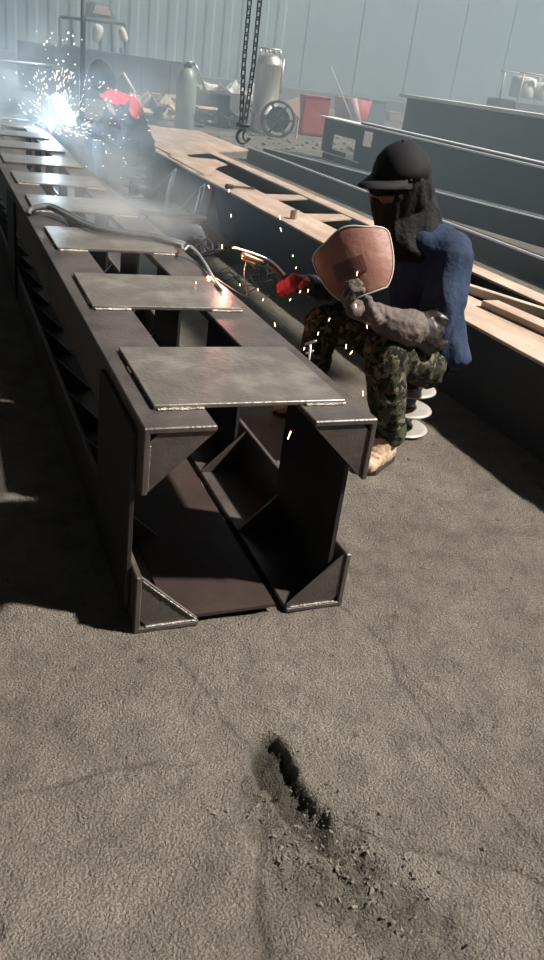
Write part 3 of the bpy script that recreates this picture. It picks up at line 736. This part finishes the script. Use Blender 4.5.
# ---------------------------------------------------------------- A-shaped frames and plates between column and girder
def aframe(y, xb, s, label):
    e = empty('angle_trestle', (1.45, y, 0), label, 'trestle')
    for k in (-1, 1):
        b = B(); p0, p1 = V((1.60, y, .36)), V((xb, y+k*s, 0)); d = p1-p0; u = V((0, 1, 0))
        sd = d.cross(V((1, 0, 0))).normalized()*.02
        prism(b, [p0+sd, p0-sd, p0-sd-V((.006, 0, 0)), p0+sd-V((.006, 0, 0))], d); prism(b, [p0+sd*k, p0+sd*k*.7, p0+sd*k*.7-V((.04, 0, 0)), p0+sd*k-V((.04, 0, 0))], d)
        obj('leg', b, 'greypaint', e)
    return e
aframe(5.75, 1.42, .36, 'dark A-shaped steel trestle leaning on the girder, nearer of two')
aframe(6.75, 1.42, .36, 'dark A-shaped steel trestle leaning on the girder, farther of two')
pp = [at(165, 225, z=.10), at(200, 224, z=.10), at(207, 239, z=.10), at(172, 240, z=.10)]
b = B(); prism(b, [p_ for p_ in pp], (0, 0, -.10)); tag(obj('steel_block', b, 'greypaint', None), 'pale grey-green steel block on the floor between column and girder', 'steel block')
b = B(); a, c = at(140, 212, z=.16), at(207, 219, z=.16); tube(b, [a, c], .022, 10); 
for t in (.1, .9): q = a.lerp(c, t); tube(b, [q, V((q.x, q.y, 0))], .012, 6)
tag(obj('pipe_rail', b, 'bgbeam', None, True), 'short grey pipe rail standing between the column and the girder', 'rail')

# ---------------------------------------------------------------- hoist chain
hc = at(250, 70, y=6.0)
ctop, cbot = at(257, -40, y=6.0), at(244, 128, y=6.0); cx, cy = (ctop.x+cbot.x)/2, 6.0
hoist = empty('hoist_chain', (cx, cy, cbot.z), 'hanging double steel hoist chain ending in a dark lifting hook', 'hoist chain')
def linkmesh(c, ang, L=.046, w=.021, r=.0075):
    b = B(); n = 12; P_ = []
    for i in range(n):
        t = 2*PI*i/n; P_.append(V((w*math.cos(t), 0, (L-w)*(1 if math.sin(t) >= 0 else -1)*(1 if abs(math.sin(t)) > .01 else 0)+w*math.sin(t))))
    m = Matrix.Rotation(ang, 3, 'Z'); tube(b, [c+m @ p_ for p_ in P_], r, 6, closed=True); return b
zlo = cbot.z+.02; pitch = .068
for s in (-1, 1):
    for i in range(int((ctop.z-zlo)/pitch)):
        zz = zlo+.03+i*pitch; off = .050*min(1, .45+i*.08)*s
        obj('chain_link', linkmesh(V((cx+off, cy+.01*s, zz)), (i % 2)*PI/2+.4), 'chain', hoist, True)
b = B(); hull(b, [(V((cx-.05, cy, zlo+.005)), .020), (V((cx+.05, cy, zlo+.005)), .020)]); tube(b, [V((cx, cy, zlo)), V((cx, cy, zlo-.05))], .014, 10); obj('hook_block', b, 'chain', hoist, True)
b = B(); pp = [V((cx, cy, zlo-.03))]+[V((cx+.012+.058*math.cos(a), cy, zlo-.095+.058*math.sin(a))) for a in [2.2+i*.40 for i in range(11)]]
tube(b, smooth_path(pp, 3), [.015]*18+[.015-.00065*i for i in range(len(smooth_path(pp, 3))-18)], 10)
o = obj('hook', b, 'chain', hoist, True)
b = B(); pp = [V((cx+.03, cy+.03, zlo-.03))]+[V((cx+.065+.040*math.cos(a), cy+.035, zlo-.085+.045*math.sin(a))) for a in [2.2+i*.40 for i in range(10)]]
tube(b, smooth_path(pp, 3), .010, 8); obj('hook', b, 'chain', hoist, True)

# ---------------------------------------------------------------- far objects
def hgt(px, py, base):  # height of the point seen at px,py above a floor point (same horizontal distance)
    d = FW+RT*((px-272)/F_PX)-UP*((py-480)/F_PX); t = (V((base.x, base.y, 0))-V((CAM.x, CAM.y, 0))).length/V((d.x, d.y, 0)).length
    return CAM.z+d.z*t
# silver tank
c = at(262, 133); e = empty('cryogenic_tank', c, 'tall brushed steel gas tank with a ring guard on top', 'gas tank')
h = hgt(266, 52, c); r = .30
b = B(); lathe(b, [(r*.8, 0), (r*.95, .03), (r, .10), (r, .4), (r+.012, .41), (r+.012, .44), (r, .45), (r, h-.28), (r+.01, h-.27), (r+.01, h-.24), (r, h-.22), (r*.93, h-.12), (r*.6, h-.04), (.05, h-.02)], c, 32); obj('vessel', b, 'silver', e, True)
b = B(); tube(b, [c+V((r*.85*math.cos(t), r*.85*math.sin(t), h+.07)) for t in [2*PI*i/24 for i in range(24)]], .022, 8, closed=True)
for i in range(4): t = PI/4+i*PI/2; tube(b, [c+V((r*.85*math.cos(t), r*.85*math.sin(t), h-.14)), c+V((r*.85*math.cos(t), r*.85*math.sin(t), h+.07))], .02, 6)
obj('ring_guard', b, 'silver', e, True)
for i in range(3):
    b = B(); t = i*2.1; q = c+V((.12*math.cos(t), .12*math.sin(t), h-.05)); tube(b, [q, q+V((0, 0, .1))], .02, 6); hull(b, [(q+V((-.04, 0, .1)), .018), (q+V((.04, 0, .1)), .018)]); obj('valve', b, 'brass', e, True)
b = B(); q = c+V((r+.03, -.05, 0)); tube(b, [q+V((0, 0, .9)), q+V((0, 0, h-.1))], .03, 8); obj('side_tube', b, 'silver', e, True)
# green cylinder with trolley handle
c = at(184, 129); e = empty('gas_cylinder', c, 'grey-green gas cylinder standing left of the silver tank', 'gas cylinder'); h = hgt(184, 66, c); r = .215
b = B(); lathe(b, [(r*.9, 0), (r, .03), (r, h*.72), (r*.93, h*.82), (r*.72, h*.92), (r*.4, h*.98), (.05, h)], c, 28); obj('vessel', b, 'green', e, True)
b = B(); lathe(b, [(.07, h-.03), (.09, h-.02), (.09, h+.08), (.07, h+.09)], c, 16); tube(b, [c+V((-.06, 0, h+.05)), c+V((.12, 0, h+.05))], .02, 6); obj('valve', b, 'dark', e, True)
b = B(); tube(b, [c+V((.10, -.05, h+.10)), c+V((.22, -.05, h-.05)), c+V((.50, -.05, h-.55))], .022, 8); tube(b, [c+V((-.1, -.05, h+.06)), c+V((.1, -.05, h+.1))], .02, 8); obj('trolley_handle', b, 'rod', e, True)
# cable reel
c = at(276, 137); e = empty('cable_reel', c, 'dark round cable reel standing on edge right of the silver tank', 'cable reel'); R = .38
mt = Matrix.Rotation(-.45, 3, 'Z') @ Matrix.Rotation(PI/2, 3, 'X')
for k in (-.12, .12):
    b = B(); tube(b, [c+V((0, 0, R))+mt @ V((R*math.cos(t), R*math.sin(t), k)) for t in [2*PI*i/32 for i in range(32)]], .03, 8, closed=True)
    for i in range(6): t = i*PI/3; tube(b, [c+V((0, 0, R))+mt @ V((.06*math.cos(t), .06*math.sin(t), k)), c+V((0, 0, R))+mt @ V((R*math.cos(t), R*math.sin(t), k))], .022, 6)
    obj('reel_flange', b, 'dark', e, True)
b = B(); lathe(b, [(R*.7, -.09), (R*.72, 0), (R*.7, .09)], c+V((0, 0, R)), 24, mt); obj('wound_cable', b, 'dark', e, True)
b = B(); tube(b, [c+V((.1*math.cos(0), 0, R))+mt @ V(((R+.02)*math.cos(t), (R+.02)*math.sin(t), -.16)) for t in [.2+i*.2 for i in range(12)]], .02, 6); obj('hose', b, 'rod', e, True)
# bent pink sheet
c = at(300, 137); b = B(); z0 = hgt(300, 99, c)
a1, a2, a3, a4 = at(300, 139), c, at(284, 130), None
D = V((.9, -.4, 0)).normalized()
yy = c.y-.9; pts = [at(283, 103, y=yy), at(300, 97, y=yy), at(300, 119, y=yy), at(293, 111, y=yy)]
prism(b, pts, (.03, .10, 0)); q_ = at(299, 118, y=yy); tube(b, [V((q_.x, q_.y+.05, 0)), q_+V((0, .05, 0))], .03, 6)
tag(obj('bent_sheet', b, 'pinkpaint', None), 'pointed pinkish sheet metal piece left of the red cabinet', 'sheet metal')
# red cabinet
def rbox(name, px0, px1, py, pyt, depth, m, label, cat, extra=None, rot=0.):
    a, c = at(px0, py), at(px1, py+(px1-px0)*.12); h_ = hgt((px0+px1)/2, pyt, a.lerp(c, .5))
    w = (V((c.x, c.y, 0))-V((a.x, a.y, 0))).length; ang = math.atan2(c.y-a.y, c.x-a.x)
    ce = a.lerp(c, .5); ce.z = 0
    b = B(); mt_ = Matrix.Translation(ce) @ Matrix.Rotation(ang+rot, 4, 'Z')
    box(b, -w/2, w/2, 0, depth, 0, h_, mt_); bevel(b, .02)
    if extra: extra(b, w, h_, mt_, depth)
    return tag(obj(name, b, m), label, cat)
def xt(b, w, h_, mt_, dp):
    box(b, -w*.45, w*.45, -.03, 0, h_*.08, h_*.9, mt_); box(b, -w*.5, w*.5, -.02, dp, h_, h_+.03, mt_)
rbox('red_cabinet', 300, 326, 135, 97, .6, 'redpaint', 'faded red steel cabinet beside the notched beam end', 'cabinet', xt)
# hopper with tilted side
c = at(350, 122); b = B(); h_ = hgt(350, 98, c)
lathe(b, [(.55, 0), (.6, .05), (.72, h_), (.66, h_), (.55, .08), (.01, .08)], c, 24)
tag(obj('red_hopper', b, 'redpaint', None, True), 'wide faded red bin behind the notched beam', 'bin')
c2 = c+V((-.1, -.7, 0)); b = B(); tube(b, [c2+V((-.30, 0, h_*1.0)), c2+V((-.02, -.1, .0))], [.17, .19], 14)
tag(obj('pink_drum', b, 'pinkpaint', None, True), 'tilted pinkish pipe leaning against the red bin', 'pipe')
b = B(); c3 = at(345, 124); z3 = hgt(322, 66, c3); tube(b, [V((c3.x, c3.y-.5, .2)), V((c3.x-.95, c3.y-.2, z3))], .022, 6)
tag(obj('white_pole', b, 'white', None, True), 'thin white pole leaning up to the left from the red bin', 'pole')
rbox('grey_bin', 366, 384, 124, 101, .8, 'greypaint', 'small blue-grey box between the red bin and the box girder', 'box', xt)
# low platform pieces behind
rbox('low_crate', 388, 404, 121, 113, .8, 'tan', 'low tan crate just left of the deep box girder end', 'crate', xt)
# white machine with pipe frame on dark base at the right
c = V((20.5, 19.5, 0)); c = at(531, 112, x=17.5); base = V((c.x, c.y, 0)); 
e = empty('white_machine', base, 'white machine under a pale pipe frame at the right edge beyond the girders', 'machine')
z0, z1_, z2_ = hgt(531, 106, base), hgt(531, 84, base), hgt(531, 74, base)
b = B(); box(b, -.7, 1.3, 0, 1.6, 0, z0+.1, Matrix.Translation(base)); bevel(b, .05); obj('base_box', b, 'dirt', e)
b = B(); lathe(b, [(.36, z0), (.40, z0+.05), (.40, z1_-.05), (.2, z1_)], base+V((-.1, .6, .2)), 20); lathe(b, [(.25, z0), (.28, z0+.05), (.28, z1_-.15), (.1, z1_-.1)], base+V((.55, .5, .2)), 16); obj('white_tank', b, 'white', e, True)
for x_ in (-.55, .9):
    for y_ in (.1, 1.1): b = B(); tube(b, [base+V((x_, y_, z0+.1)), base+V((x_, y_, z2_))], .03, 6); obj('frame_post', b, 'white', e, True)
for y_ in (.1, 1.1): b = B(); tube(b, [base+V((-.7, y_, z2_)), base+V((1.1, y_, z2_))], .035, 6); obj('frame_rail', b, 'white', e, True)
# dark container wall and gantry behind the far welder
def cont():
    a, c = at(56, 99), at(168, 101); hA = hgt(100, 52, a.lerp(c, .4))
    a, c = V((2.2, 24, 0)), V((6.75, 24.6, 0)); ang = math.atan2(c.y-a.y, c.x-a.x); w = (c-a).length
    hA = hgt(120, 54, a.lerp(c, .4)); mt_ = Matrix.Translation(a) @ Matrix.Rotation(ang, 4, 'Z')
    e = empty('steel_container', a, 'dark grey steel container with a rounded corner behind the far welder', 'container')
    b = B(); r_ = .3; pts = [(0, 0, 0), (w, 0, 0)]+[(w-r_+r_*math.cos(t), 0, hA-r_+r_*math.sin(t)) for t in [i*PI/12 for i in range(7)]]+[(0, 0, hA)]
    prism(b, [mt_ @ V(p_) for p_ in pts], mt_.to_3x3() @ V((0, 2.2, 0))); obj('shell', b, 'bgbeam', e)
    for k in range(5): b = B(); box(b, w*(k+.5)/5.2, w*(k+.5)/5.2+.05, -.04, 0, .1, hA-.1, mt_); obj('rib', b, 'bgbeam', e)
cont()
def gantry():
    Y = 31.
    def q(px, py): return at(px, py, y=Y)
    e = empty('gantry_platform', V((q(95, 40).x, Y, 0)), 'hazy steel platform with railings and a small pitched hood high at the left', 'platform')
    b = B(); 
    for p0, p1 in (((60, 17), (60, 50)), ((125, 24), (125, 55)), ((60, 17), (125, 24)), ((64, 46), (127, 56)), ((72, 18), (72, 48)), ((84, 20), (84, 50)), ((100, 22), (100, 54)), ((112, 22), (112, 54))): b = B(); tube(b, [q(*p0), q(*p1)], .06, 6); obj('rail_bar', b, 'bgbeam', e, True)
    for px in (66, 122):
        for dy in (0, 1.5): p_ = q(px, 48)+V((0, dy, 0)); b = B(); tube(b, [p_, V((p_.x, p_.y, 0))], .09, 8); obj('post', b, 'bgbeam', e, True)
    b = B(); a, c = q(62, 47), q(128, 56); box(b, a.x-.2, c.x+.2, Y, Y+1.6, min(a.z, c.z)-.2, min(a.z, c.z)-.05); obj('deck', b, 'greypaint', e)
    b = B(); pts = [q(88, 16), q(93, 2), q(109, 5), q(116, 19)]; prism(b, pts, (0, 1.5, 0)); obj('hood', b, 'greypaint', e)
    b = B(); pts = [q(92, 13), q(96, 4), q(108, 7), q(111, 16)]; prism(b, pts, (0, -.06, 0)); obj('hood_panel', b, 'pinkpaint', e)
    for q0, q1, r_ in (((98, 30), (96, 38), .2), ((122, 31), (124, 38), .14)): b = B(); hull(b, [(q(*q0), r_), (q(*q1), .15)]); obj('bundle', b, 'white', e, True)
gantry()
# post behind the far welder and a pipe rail
b = B(); p_ = at(82, 130); z_ = hgt(80, -20, p_); tube(b, [V((p_.x, p_.y, 0)), V((p_.x, p_.y, z_))], .045, 8); lathe(b, [(.15, 0), (.15, .03), (.05, .05)], V((p_.x, p_.y, 0)), 12)
tag(obj('steel_post', b, 'bgbeam', None, True), 'thin upright steel post behind the far welder', 'post')
b = B(); a, c = at(-30, 58, y=14.5), at(80, 68, y=14.5); tube(b, [a, c], .022, 6)
for q_ in (a, c): tube(b, [q_, V((q_.x, q_.y, 0))], .022, 6)
tag(obj('guard_rail', b, 'pale', None, True), 'pale thin guard rail left of the steel post', 'rail')
# dark folding stand with white edge behind the far welder
p_ = at(128, 140, z=0); p_ = at(131, 126, z=0); e = empty('tool_stand', p_, 'black tool stand with a white leg just right of the red scarf', 'stand')
Yp = p_.y; q = lambda px, py: at(px, py, y=Yp)
b = B(); prism(b, [q(110, 86), q(124, 74), q(131, 92), q(120, 96)], (0, .12, 0)); obj('black_panel', b, 'dark', e)
b = B(); tube(b, [q(123, 73), q(135, 93)], .035, 6); tube(b, [q(133, 92), V((q(146, 118).x, Yp, 0))], .03, 6); obj('white_leg', b, 'white', e, True)
b = B(); tube(b, [q(112, 88), V((q(112, 110).x, Yp, 0))], .03, 6); tube(b, [q(128, 92), V((q(130, 112).x, Yp, 0))], .03, 6); obj('dark_leg', b, 'dark', e, True)

# scrap
def scrap(px, py, kind, s, m, label, cat, seed, name):
    rnd = random.Random(seed); c = at(px, py); b = B()
    if kind == 'sheet':
        n = 7; g_ = [[c+V(((i/n-.5)*s*1.6, (j/n-.5)*s, .22+s*.60*abs(noise.noise(V((i*.7+seed, j*.9, 0))))+s*.30*math.sin(i*1.3+seed)**2)) for j in range(n+1)] for i in range(n+1)]
        vv = [[(b.verts.new(p_), b.verts.new(p_-V((0, 0, .03)))) for p_ in r_] for r_ in g_]
        for i in range(n):
            for j in range(n):
                q_ = [vv[i][j], vv[i+1][j], vv[i+1][j+1], vv[i][j+1]]; b.faces.new([x[0] for x in q_]); b.faces.new([x[1] for x in q_][::-1])
        for i in range(n):
            for jj in (0, n): b.faces.new([vv[i][jj][0], vv[i][jj][1], vv[i+1][jj][1], vv[i+1][jj][0]])
            for ii in (0, n): b.faces.new([vv[ii][i][0], vv[ii][i+1][0], vv[ii][i+1][1], vv[ii][i][1]])
    elif kind == 'plate':
        a = rnd.uniform(-.5, .5); mt_ = Matrix.Translation(c) @ Matrix.Rotation(a, 4, 'Z') @ Matrix.Rotation(rnd.uniform(.5, 1.1), 4, 'X')
        box(b, -s*.7, s*.7, 0, s, 0, .03, mt_); box(b, -s*.7, -s*.62, 0, s, 0, .12, mt_)
    elif kind == 'rod':
        a = rnd.uniform(0, PI); d = V((math.cos(a), math.sin(a), 0)); tube(b, [c-d*s*.8+V((0, 0, .04)), c+V((0, 0, .12)), c+d*s*.7+V((0, 0, rnd.uniform(.2, .6)))], .035, 6)
    elif kind == 'sack':
        hull(b, [(c+V((0, 0, s*.25)), (s*.6, s*.4, s*.25)), (c+V((s*.3, 0, s*.45)), s*.2)])
        for v in b.verts: v.co += V((0, 0, 1))*.12*noise.noise(v.co*3)*s
    bmesh.ops.recalc_face_normals(b, faces=b.faces[:])
    return tag(obj(name, b, m, None, kind == 'sack'), label, cat)
scrap(232, 108, 'sheet', 1.3, 'white', 'large crumpled white sheet on the scrap heap left of the silver tank', 'sheet', 3, 'crumpled_sheet')
scrap(214, 104, 'sheet', 1.0, 'tan', 'crumpled tan sheet on the scrap heap right of the green cylinder', 'sheet', 5, 'crumpled_sheet')
scrap(205, 126, 'plate', .8, 'dark', 'dark tilted steel plate lying right of the green cylinder', 'steel plate', 8, 'scrap_plate')
scrap(226, 128, 'plate', .95, 'dark', 'dark tilted steel plate lying just left of the hoist hook', 'steel plate', 12, 'scrap_plate')
scrap(204, 122, 'rod', .9, 'rod', 'bright bent rod lying across the dark plate beside the green cylinder', 'rod', 4, 'bent_rod')
scrap(156, 122, 'sack', .7, 'tan', 'tan sack slumped on the scrap pile left of the green cylinder', 'sack', 2, 'tan_sack')
scrap(142, 122, 'sheet', .8, 'tan', 'crumpled tan sheet in the scrap pile left of the green cylinder', 'sheet', 9, 'crumpled_sheet')
scrap(163, 118, 'plate', .6, 'redpaint', 'small reddish plate in the scrap pile left of the green cylinder', 'steel plate', 7, 'scrap_plate')
rnd = random.Random(11)
b = B()
for k in range(150):
    px, py = (rnd.uniform(132, 172), rnd.uniform(108, 127)) if k < 55 else (rnd.uniform(190, 252), rnd.uniform(100, 129))
    c = at(px, py); s = rnd.uniform(.06, .28); mt_ = Matrix.Translation(c+V((0, 0, rnd.uniform(.02, .45)))) @ Matrix.Rotation(rnd.uniform(0, 6), 4, 'Z') @ Matrix.Rotation(rnd.uniform(-.8, .8), 4, 'X')
    box(b, -s, s, -s*rnd.uniform(.1, .5), s*.3, -s*.1, s*rnd.uniform(.03, .3), mt_)
o = tag(obj('scrap_pieces', b, 'tan'), 'heap of small pale metal offcuts around the green cylinder', 'scrap', kind='stuff')
b = B()
for k in range(120):
    px, py = (rnd.uniform(132, 172), rnd.uniform(110, 128)) if k < 45 else (rnd.uniform(190, 252), rnd.uniform(104, 131))
    c = at(px, py); s = rnd.uniform(.05, .25); mt_ = Matrix.Translation(c+V((0, 0, rnd.uniform(.02, .4)))) @ Matrix.Rotation(rnd.uniform(0, 6), 4, 'Z') @ Matrix.Rotation(rnd.uniform(-.8, .8), 4, 'X')
    box(b, -s, s, -s*rnd.uniform(.1, .5), s*.3, -s*.1, s*rnd.uniform(.03, .3), mt_)
o = tag(obj('dark_scrap_pieces', b, 'dark'), 'heap of small dark metal offcuts around the green cylinder', 'scrap', kind='stuff')
# litter on the far lit floor
b = B()
for k in range(120):
    px, py = rnd.uniform(160, 400), rnd.uniform(134, 150); c = at(px, py)
    if c.x > 6 and c.y < 13.8: continue
    if c.x < 3.4: continue
    s = rnd.uniform(.02, .07); hull(b, [(c+V((0, 0, s*.4)), (s, s*.7, s*.4), rnd.uniform(0, 3))])
tag(obj('floor_litter', b, 'stone', None), 'small debris scattered over the sunlit far floor', 'debris', kind='stuff')
# rubble on the floor between girder and channel
for k, (px, py, s, lb) in enumerate(((494, 283, .055, 'pale rounded lump of rubble on the sunlit floor behind the blue jacket'), (483, 287, .035, 'small dark lump of rubble beside the pale rounded lump'),
                                 (510, 296, .045, 'flat brown lump of rubble farthest right on the sunlit strip of floor'), (478, 279, .03, 'tiny rubble chip closest to the jacket on the sunlit strip'))):
    c = at(px, py); b = B(); hull(b, [(c+V((0, 0, s*.8)), (s, s*.9, s*.8)), (c+V((s, 0, s*.5)), (s*.7, s*.6, s*.5))])
    for v in b.verts: v.co += v.co.normalized()*0+V((1, 1, 1))*.3*s*noise.noise(v.co*18)
    tag(obj('rubble', b, 'stone' if k != 1 else 'dark'), lb, 'rubble', 'rubble on the sunlit floor strip')
# dark pile of plates between girder and channel
c = at(322, 212, z=0); b = B()
tent = [V((2.75, 4.6, .0)), V((3.25, 4.3, 0)), V((3.05, 4.75, .22))]
prism(b, [at(302, 214, z=.02), at(345, 221, z=.02), at(326, 203, z=.16)], (.05, .35, 0)); tag(obj('bent_plate', b, 'dark', None), 'small dark tent-shaped bent plate on the lit floor behind the girder', 'steel plate')

# grit and chips in the broken floor
rnd = random.Random(5); b = B()
for k in range(420):
    t = rnd.random(); cx_, cy_ = g(285+t*110+rnd.gauss(0, 34), 800+t*115+rnd.gauss(0, 28)); s = .0012+.0042*rnd.random()**4
    hull(b, [(V((cx_+rnd.gauss(0, s*.6), cy_+rnd.gauss(0, s*.6), rnd.uniform(-.002, s*.5))), (s*.35, s*.35, s*.25), rnd.uniform(0, 3), 1) for _ in range(4)])
for k in range(170):
    cx_, cy_ = rnd.uniform(-.75, 1.1), rnd.uniform(-1.0, .8); s = .001+.003*rnd.random()**3
    if abs(cx_) < .35 and cy_ > -.05: continue
    hull(b, [(V((cx_+rnd.gauss(0, s*.6), cy_+rnd.gauss(0, s*.6), rnd.uniform(-.002, s*.5))), (s*.35, s*.35, s*.25), rnd.uniform(0, 3), 1) for _ in range(4)])
tag(obj('grit', b, 'stone'), 'grit and concrete chips around the broken hole in the floor', 'grit', kind='stuff')

# ---------------------------------------------------------------- sparks
SP = [(280, 218, 4), (281, 230, 4), (209, 187, 3), (229, 191, 3), (222, 247, 4), (293, 256, 2), (308, 291, 3), (329, 320, 3), (346, 347, 4), (351, 353, 4), (304, 349, 3), (289, 436, 6), (363, 394, 5),
      (356, 306, 3), (357, 274, 4), (367, 327, 3), (318, 334, 3), (290, 300, 3), (275, 325, 4), (270, 352, 3), (258, 290, 2), (296, 268, 2), (300, 292, 3), (263, 300, 2), (231, 216, 3), (240, 285, 2), (196, 283, 2), (173, 287, 2), (135, 302, 2)]
sparks = []
for k, (px, py, L) in enumerate(SP):
    c = at(px, py, y=(.82 if px > 340 else .95 if px > 300 else 1.25) if py > 250 else 1.5)
    if (px, py) == (289, 436): c = at(px, py, y=.02)
    s = .0032; l = L*.0032
    if k == 0:
        b = B(); hull(b, [(V((0, 0, -.004)), .0015), (V((0, 0, .006)), .0021)]); me0 = bpy.data.meshes.new('spark'); b.to_mesh(me0); b.free(); me0.materials.append(M['spark']); o = bpy.data.objects.new('spark', me0)
    else: o = sparks[0].copy()
    COL.objects.link(o); o.location = c; o.scale = (.8, .8, l/.010); o.rotation_euler = (random.uniform(-.4, .4), random.uniform(-.5, .5), 0)
    sparks.append(o); tag(o, 'tiny glowing orange spark flying around the seated welder', 'spark', 'flying welding sparks')
rnd = random.Random(3); b = B(); A0 = V((.36, 6.75, .64))
for k in range(330):
    a = rnd.uniform(0, 6.28); r_ = abs(rnd.gauss(0, .42)); p_ = A0+V((r_*math.cos(a)*.9+.12, r_*math.sin(a)*.6, rnd.uniform(-.1, .5)*(1-r_*.3)+.03)); d = (p_-A0).normalized()
    s = rnd.uniform(.002, .0045); tube(b, [p_-d*rnd.uniform(.008, .03), p_], s*.55, 4)
for k in range(46):
    px, py = rnd.uniform(36, 82), rnd.uniform(28, 110); p_ = at(px, py, y=6.6); s = rnd.uniform(.003, .008)
    hull(b, [(p_, s, 0, 1)])
for k in range(16):
    px, py = rnd.uniform(75, 130), rnd.uniform(130, 178); p_ = at(px, py, y=6.3); hull(b, [(p_, rnd.uniform(.003, .006), 0, 1)])
o = tag(obj('spark_shower', b, emis('white_spark_glow', (1., .93, .85), 4)), 'shower of tiny white sparks around the far welder', 'sparks', kind='stuff')
b = B(); hull(b, [(A0, .02)]); tag(obj('arc_flash', b, 'arc', None, True), 'blinding blue-white welding arc at the far end of the column', 'welding arc')

# ---------------------------------------------------------------- haze and smoke
def volume(name, dens, col, aniso=0., noisy=None, label=None, center=(0, 0, 0), rad=(1, 1, 1), shape='box', thr=(.4, .75), bounds=None, emission=None):
    m = bpy.data.materials.new(name); m.use_nodes = True; nt = m.node_tree; nt.nodes.clear(); L = nt.links.new; N = nt.nodes.new
    out = N('ShaderNodeOutputMaterial'); vs = N('ShaderNodeVolumePrincipled'); vs.inputs['Color'].default_value = (*col, 1); vs.inputs['Anisotropy'].default_value = aniso
    L(vs.outputs[0], out.inputs['Volume'])
    if shape == 'box': vs.inputs['Density'].default_value = dens
    else:
        tc = N('ShaderNodeTexCoord'); ln = N('ShaderNodeVectorMath'); ln.operation = 'LENGTH'; L(tc.outputs['Object'], ln.inputs[0])
        fall = N('ShaderNodeMapRange'); fall.interpolation_type = 'SMOOTHSTEP'; L(ln.outputs['Value'], fall.inputs['Value'])
        fall.inputs['From Min'].default_value = .98; fall.inputs['From Max'].default_value = .15; fall.inputs['To Min'].default_value = 0; fall.inputs['To Max'].default_value = 1
        geo = N('ShaderNodeNewGeometry'); n = N('ShaderNodeTexNoise'); n.inputs['Scale'].default_value = noisy; n.inputs['Detail'].default_value = 3; n.inputs['Distortion'].default_value = .6
        L(tc.outputs['Object'], n.inputs['Vector'])
        mr = N('ShaderNodeMapRange'); L(n.outputs['Fac'], mr.inputs['Value']); mr.inputs['From Min'].default_value = thr[0]; mr.inputs['From Max'].default_value = thr[1]
        mu = N('ShaderNodeMath'); mu.operation = 'MULTIPLY'; L(fall.outputs[0], mu.inputs[0]); L(mr.outputs[0], mu.inputs[1])
        mu2 = N('ShaderNodeMath'); mu2.operation = 'MULTIPLY'; L(mu.outputs[0], mu2.inputs[0]); mu2.inputs[1].default_value = dens
        L(mu2.outputs[0], vs.inputs['Density'])
    b = B()
    if shape == 'box': box(b, *bounds); me = bpy.data.meshes.new(name); b.to_mesh(me); b.free(); o = bpy.data.objects.new(name, me)
    else:
        bmesh.ops.create_icosphere(b, subdivisions=3, radius=1); me = bpy.data.meshes.new(name); b.to_mesh(me); b.free(); o = bpy.data.objects.new(name, me); o.location = center; o.scale = rad
    me.materials.append(m); COL.objects.link(o); tag(o, label, 'haze' if shape == 'box' else 'smoke', kind='stuff'); return o
HAZE = True
if HAZE:
    volume('haze', .030, (.44, .56, .635), .0, label='pale blue-grey welding haze filling the hall', bounds=(-17.9, 47.9, 2.6, 39.9, .014, 7.5))
    volume('arc_smoke', 1.1, (.92, .97, 1.), 0, 2.0, 'dense white smoke rising from the far welding arc', (-.12, 7.1, 1.15), (.80, .9, 1.1), 'ball', (.38, .7))
    volume('smoke_drift', .62, (.80, .92, 1.), 0, 2.0, 'thin blue-grey smoke drifting around the far welder', (.85, 5.6, .85), (.95, 1.9, .85), 'ball', (.36, .72))
    volume('weld_smoke', 1.3, (.88, .95, 1.), 0, 1.6, 'thin pale smoke over the plates beside the near weld', (.12, 2.3, .76), (.46, 1.3, .26), 'ball', (.36, .7))

# ---------------------------------------------------------------- light
sun = bpy.data.lights.new('sun', 'SUN'); sun.energy = 8.4; sun.angle = math.radians(2.6); sun.color = (1., .93, .84)
so = bpy.data.objects.new('sun', sun); COL.objects.link(so)
so.rotation_euler = V((-.78, .39, -1)).to_track_quat('-Z', 'Y').to_euler()
def plight(name, loc, e, col, r=.03):
    l = bpy.data.lights.new(name, 'POINT'); l.energy = e; l.color = col; l.shadow_soft_size = r
    o = bpy.data.objects.new(name, l); COL.objects.link(o); o.location = loc
plight('arc_light', A0+V((0, 0, .06)), 60, (.62, .82, 1.), .04)
plight('weld_light', (.33, 1.36, .66), 1.6, (1., .35, .25), .02)
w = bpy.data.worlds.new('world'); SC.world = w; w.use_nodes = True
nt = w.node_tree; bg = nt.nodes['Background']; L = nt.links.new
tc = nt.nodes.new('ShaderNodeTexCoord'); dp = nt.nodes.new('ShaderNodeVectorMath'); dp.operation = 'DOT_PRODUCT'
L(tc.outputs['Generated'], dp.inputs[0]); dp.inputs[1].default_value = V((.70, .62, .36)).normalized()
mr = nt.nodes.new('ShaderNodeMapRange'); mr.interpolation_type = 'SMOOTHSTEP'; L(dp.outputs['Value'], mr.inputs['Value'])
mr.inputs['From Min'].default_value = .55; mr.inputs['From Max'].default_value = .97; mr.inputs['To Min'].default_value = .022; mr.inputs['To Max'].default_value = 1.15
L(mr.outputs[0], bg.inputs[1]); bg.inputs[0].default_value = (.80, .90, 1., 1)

SC.view_settings.view_transform = 'Standard'; SC.view_settings.look = 'None'; SC.view_settings.exposure = 0; SC.view_settings.gamma = 1; SC.view_settings.use_curve_mapping = False
try:
    SC.cycles.volume_bounces = 1; SC.cycles.volume_step_rate = 1.; SC.cycles.volume_max_steps = 256; SC.cycles.use_denoising = True
    SC.cycles.max_bounces = 6; SC.cycles.sample_clamp_indirect = 6
except Exception: pass
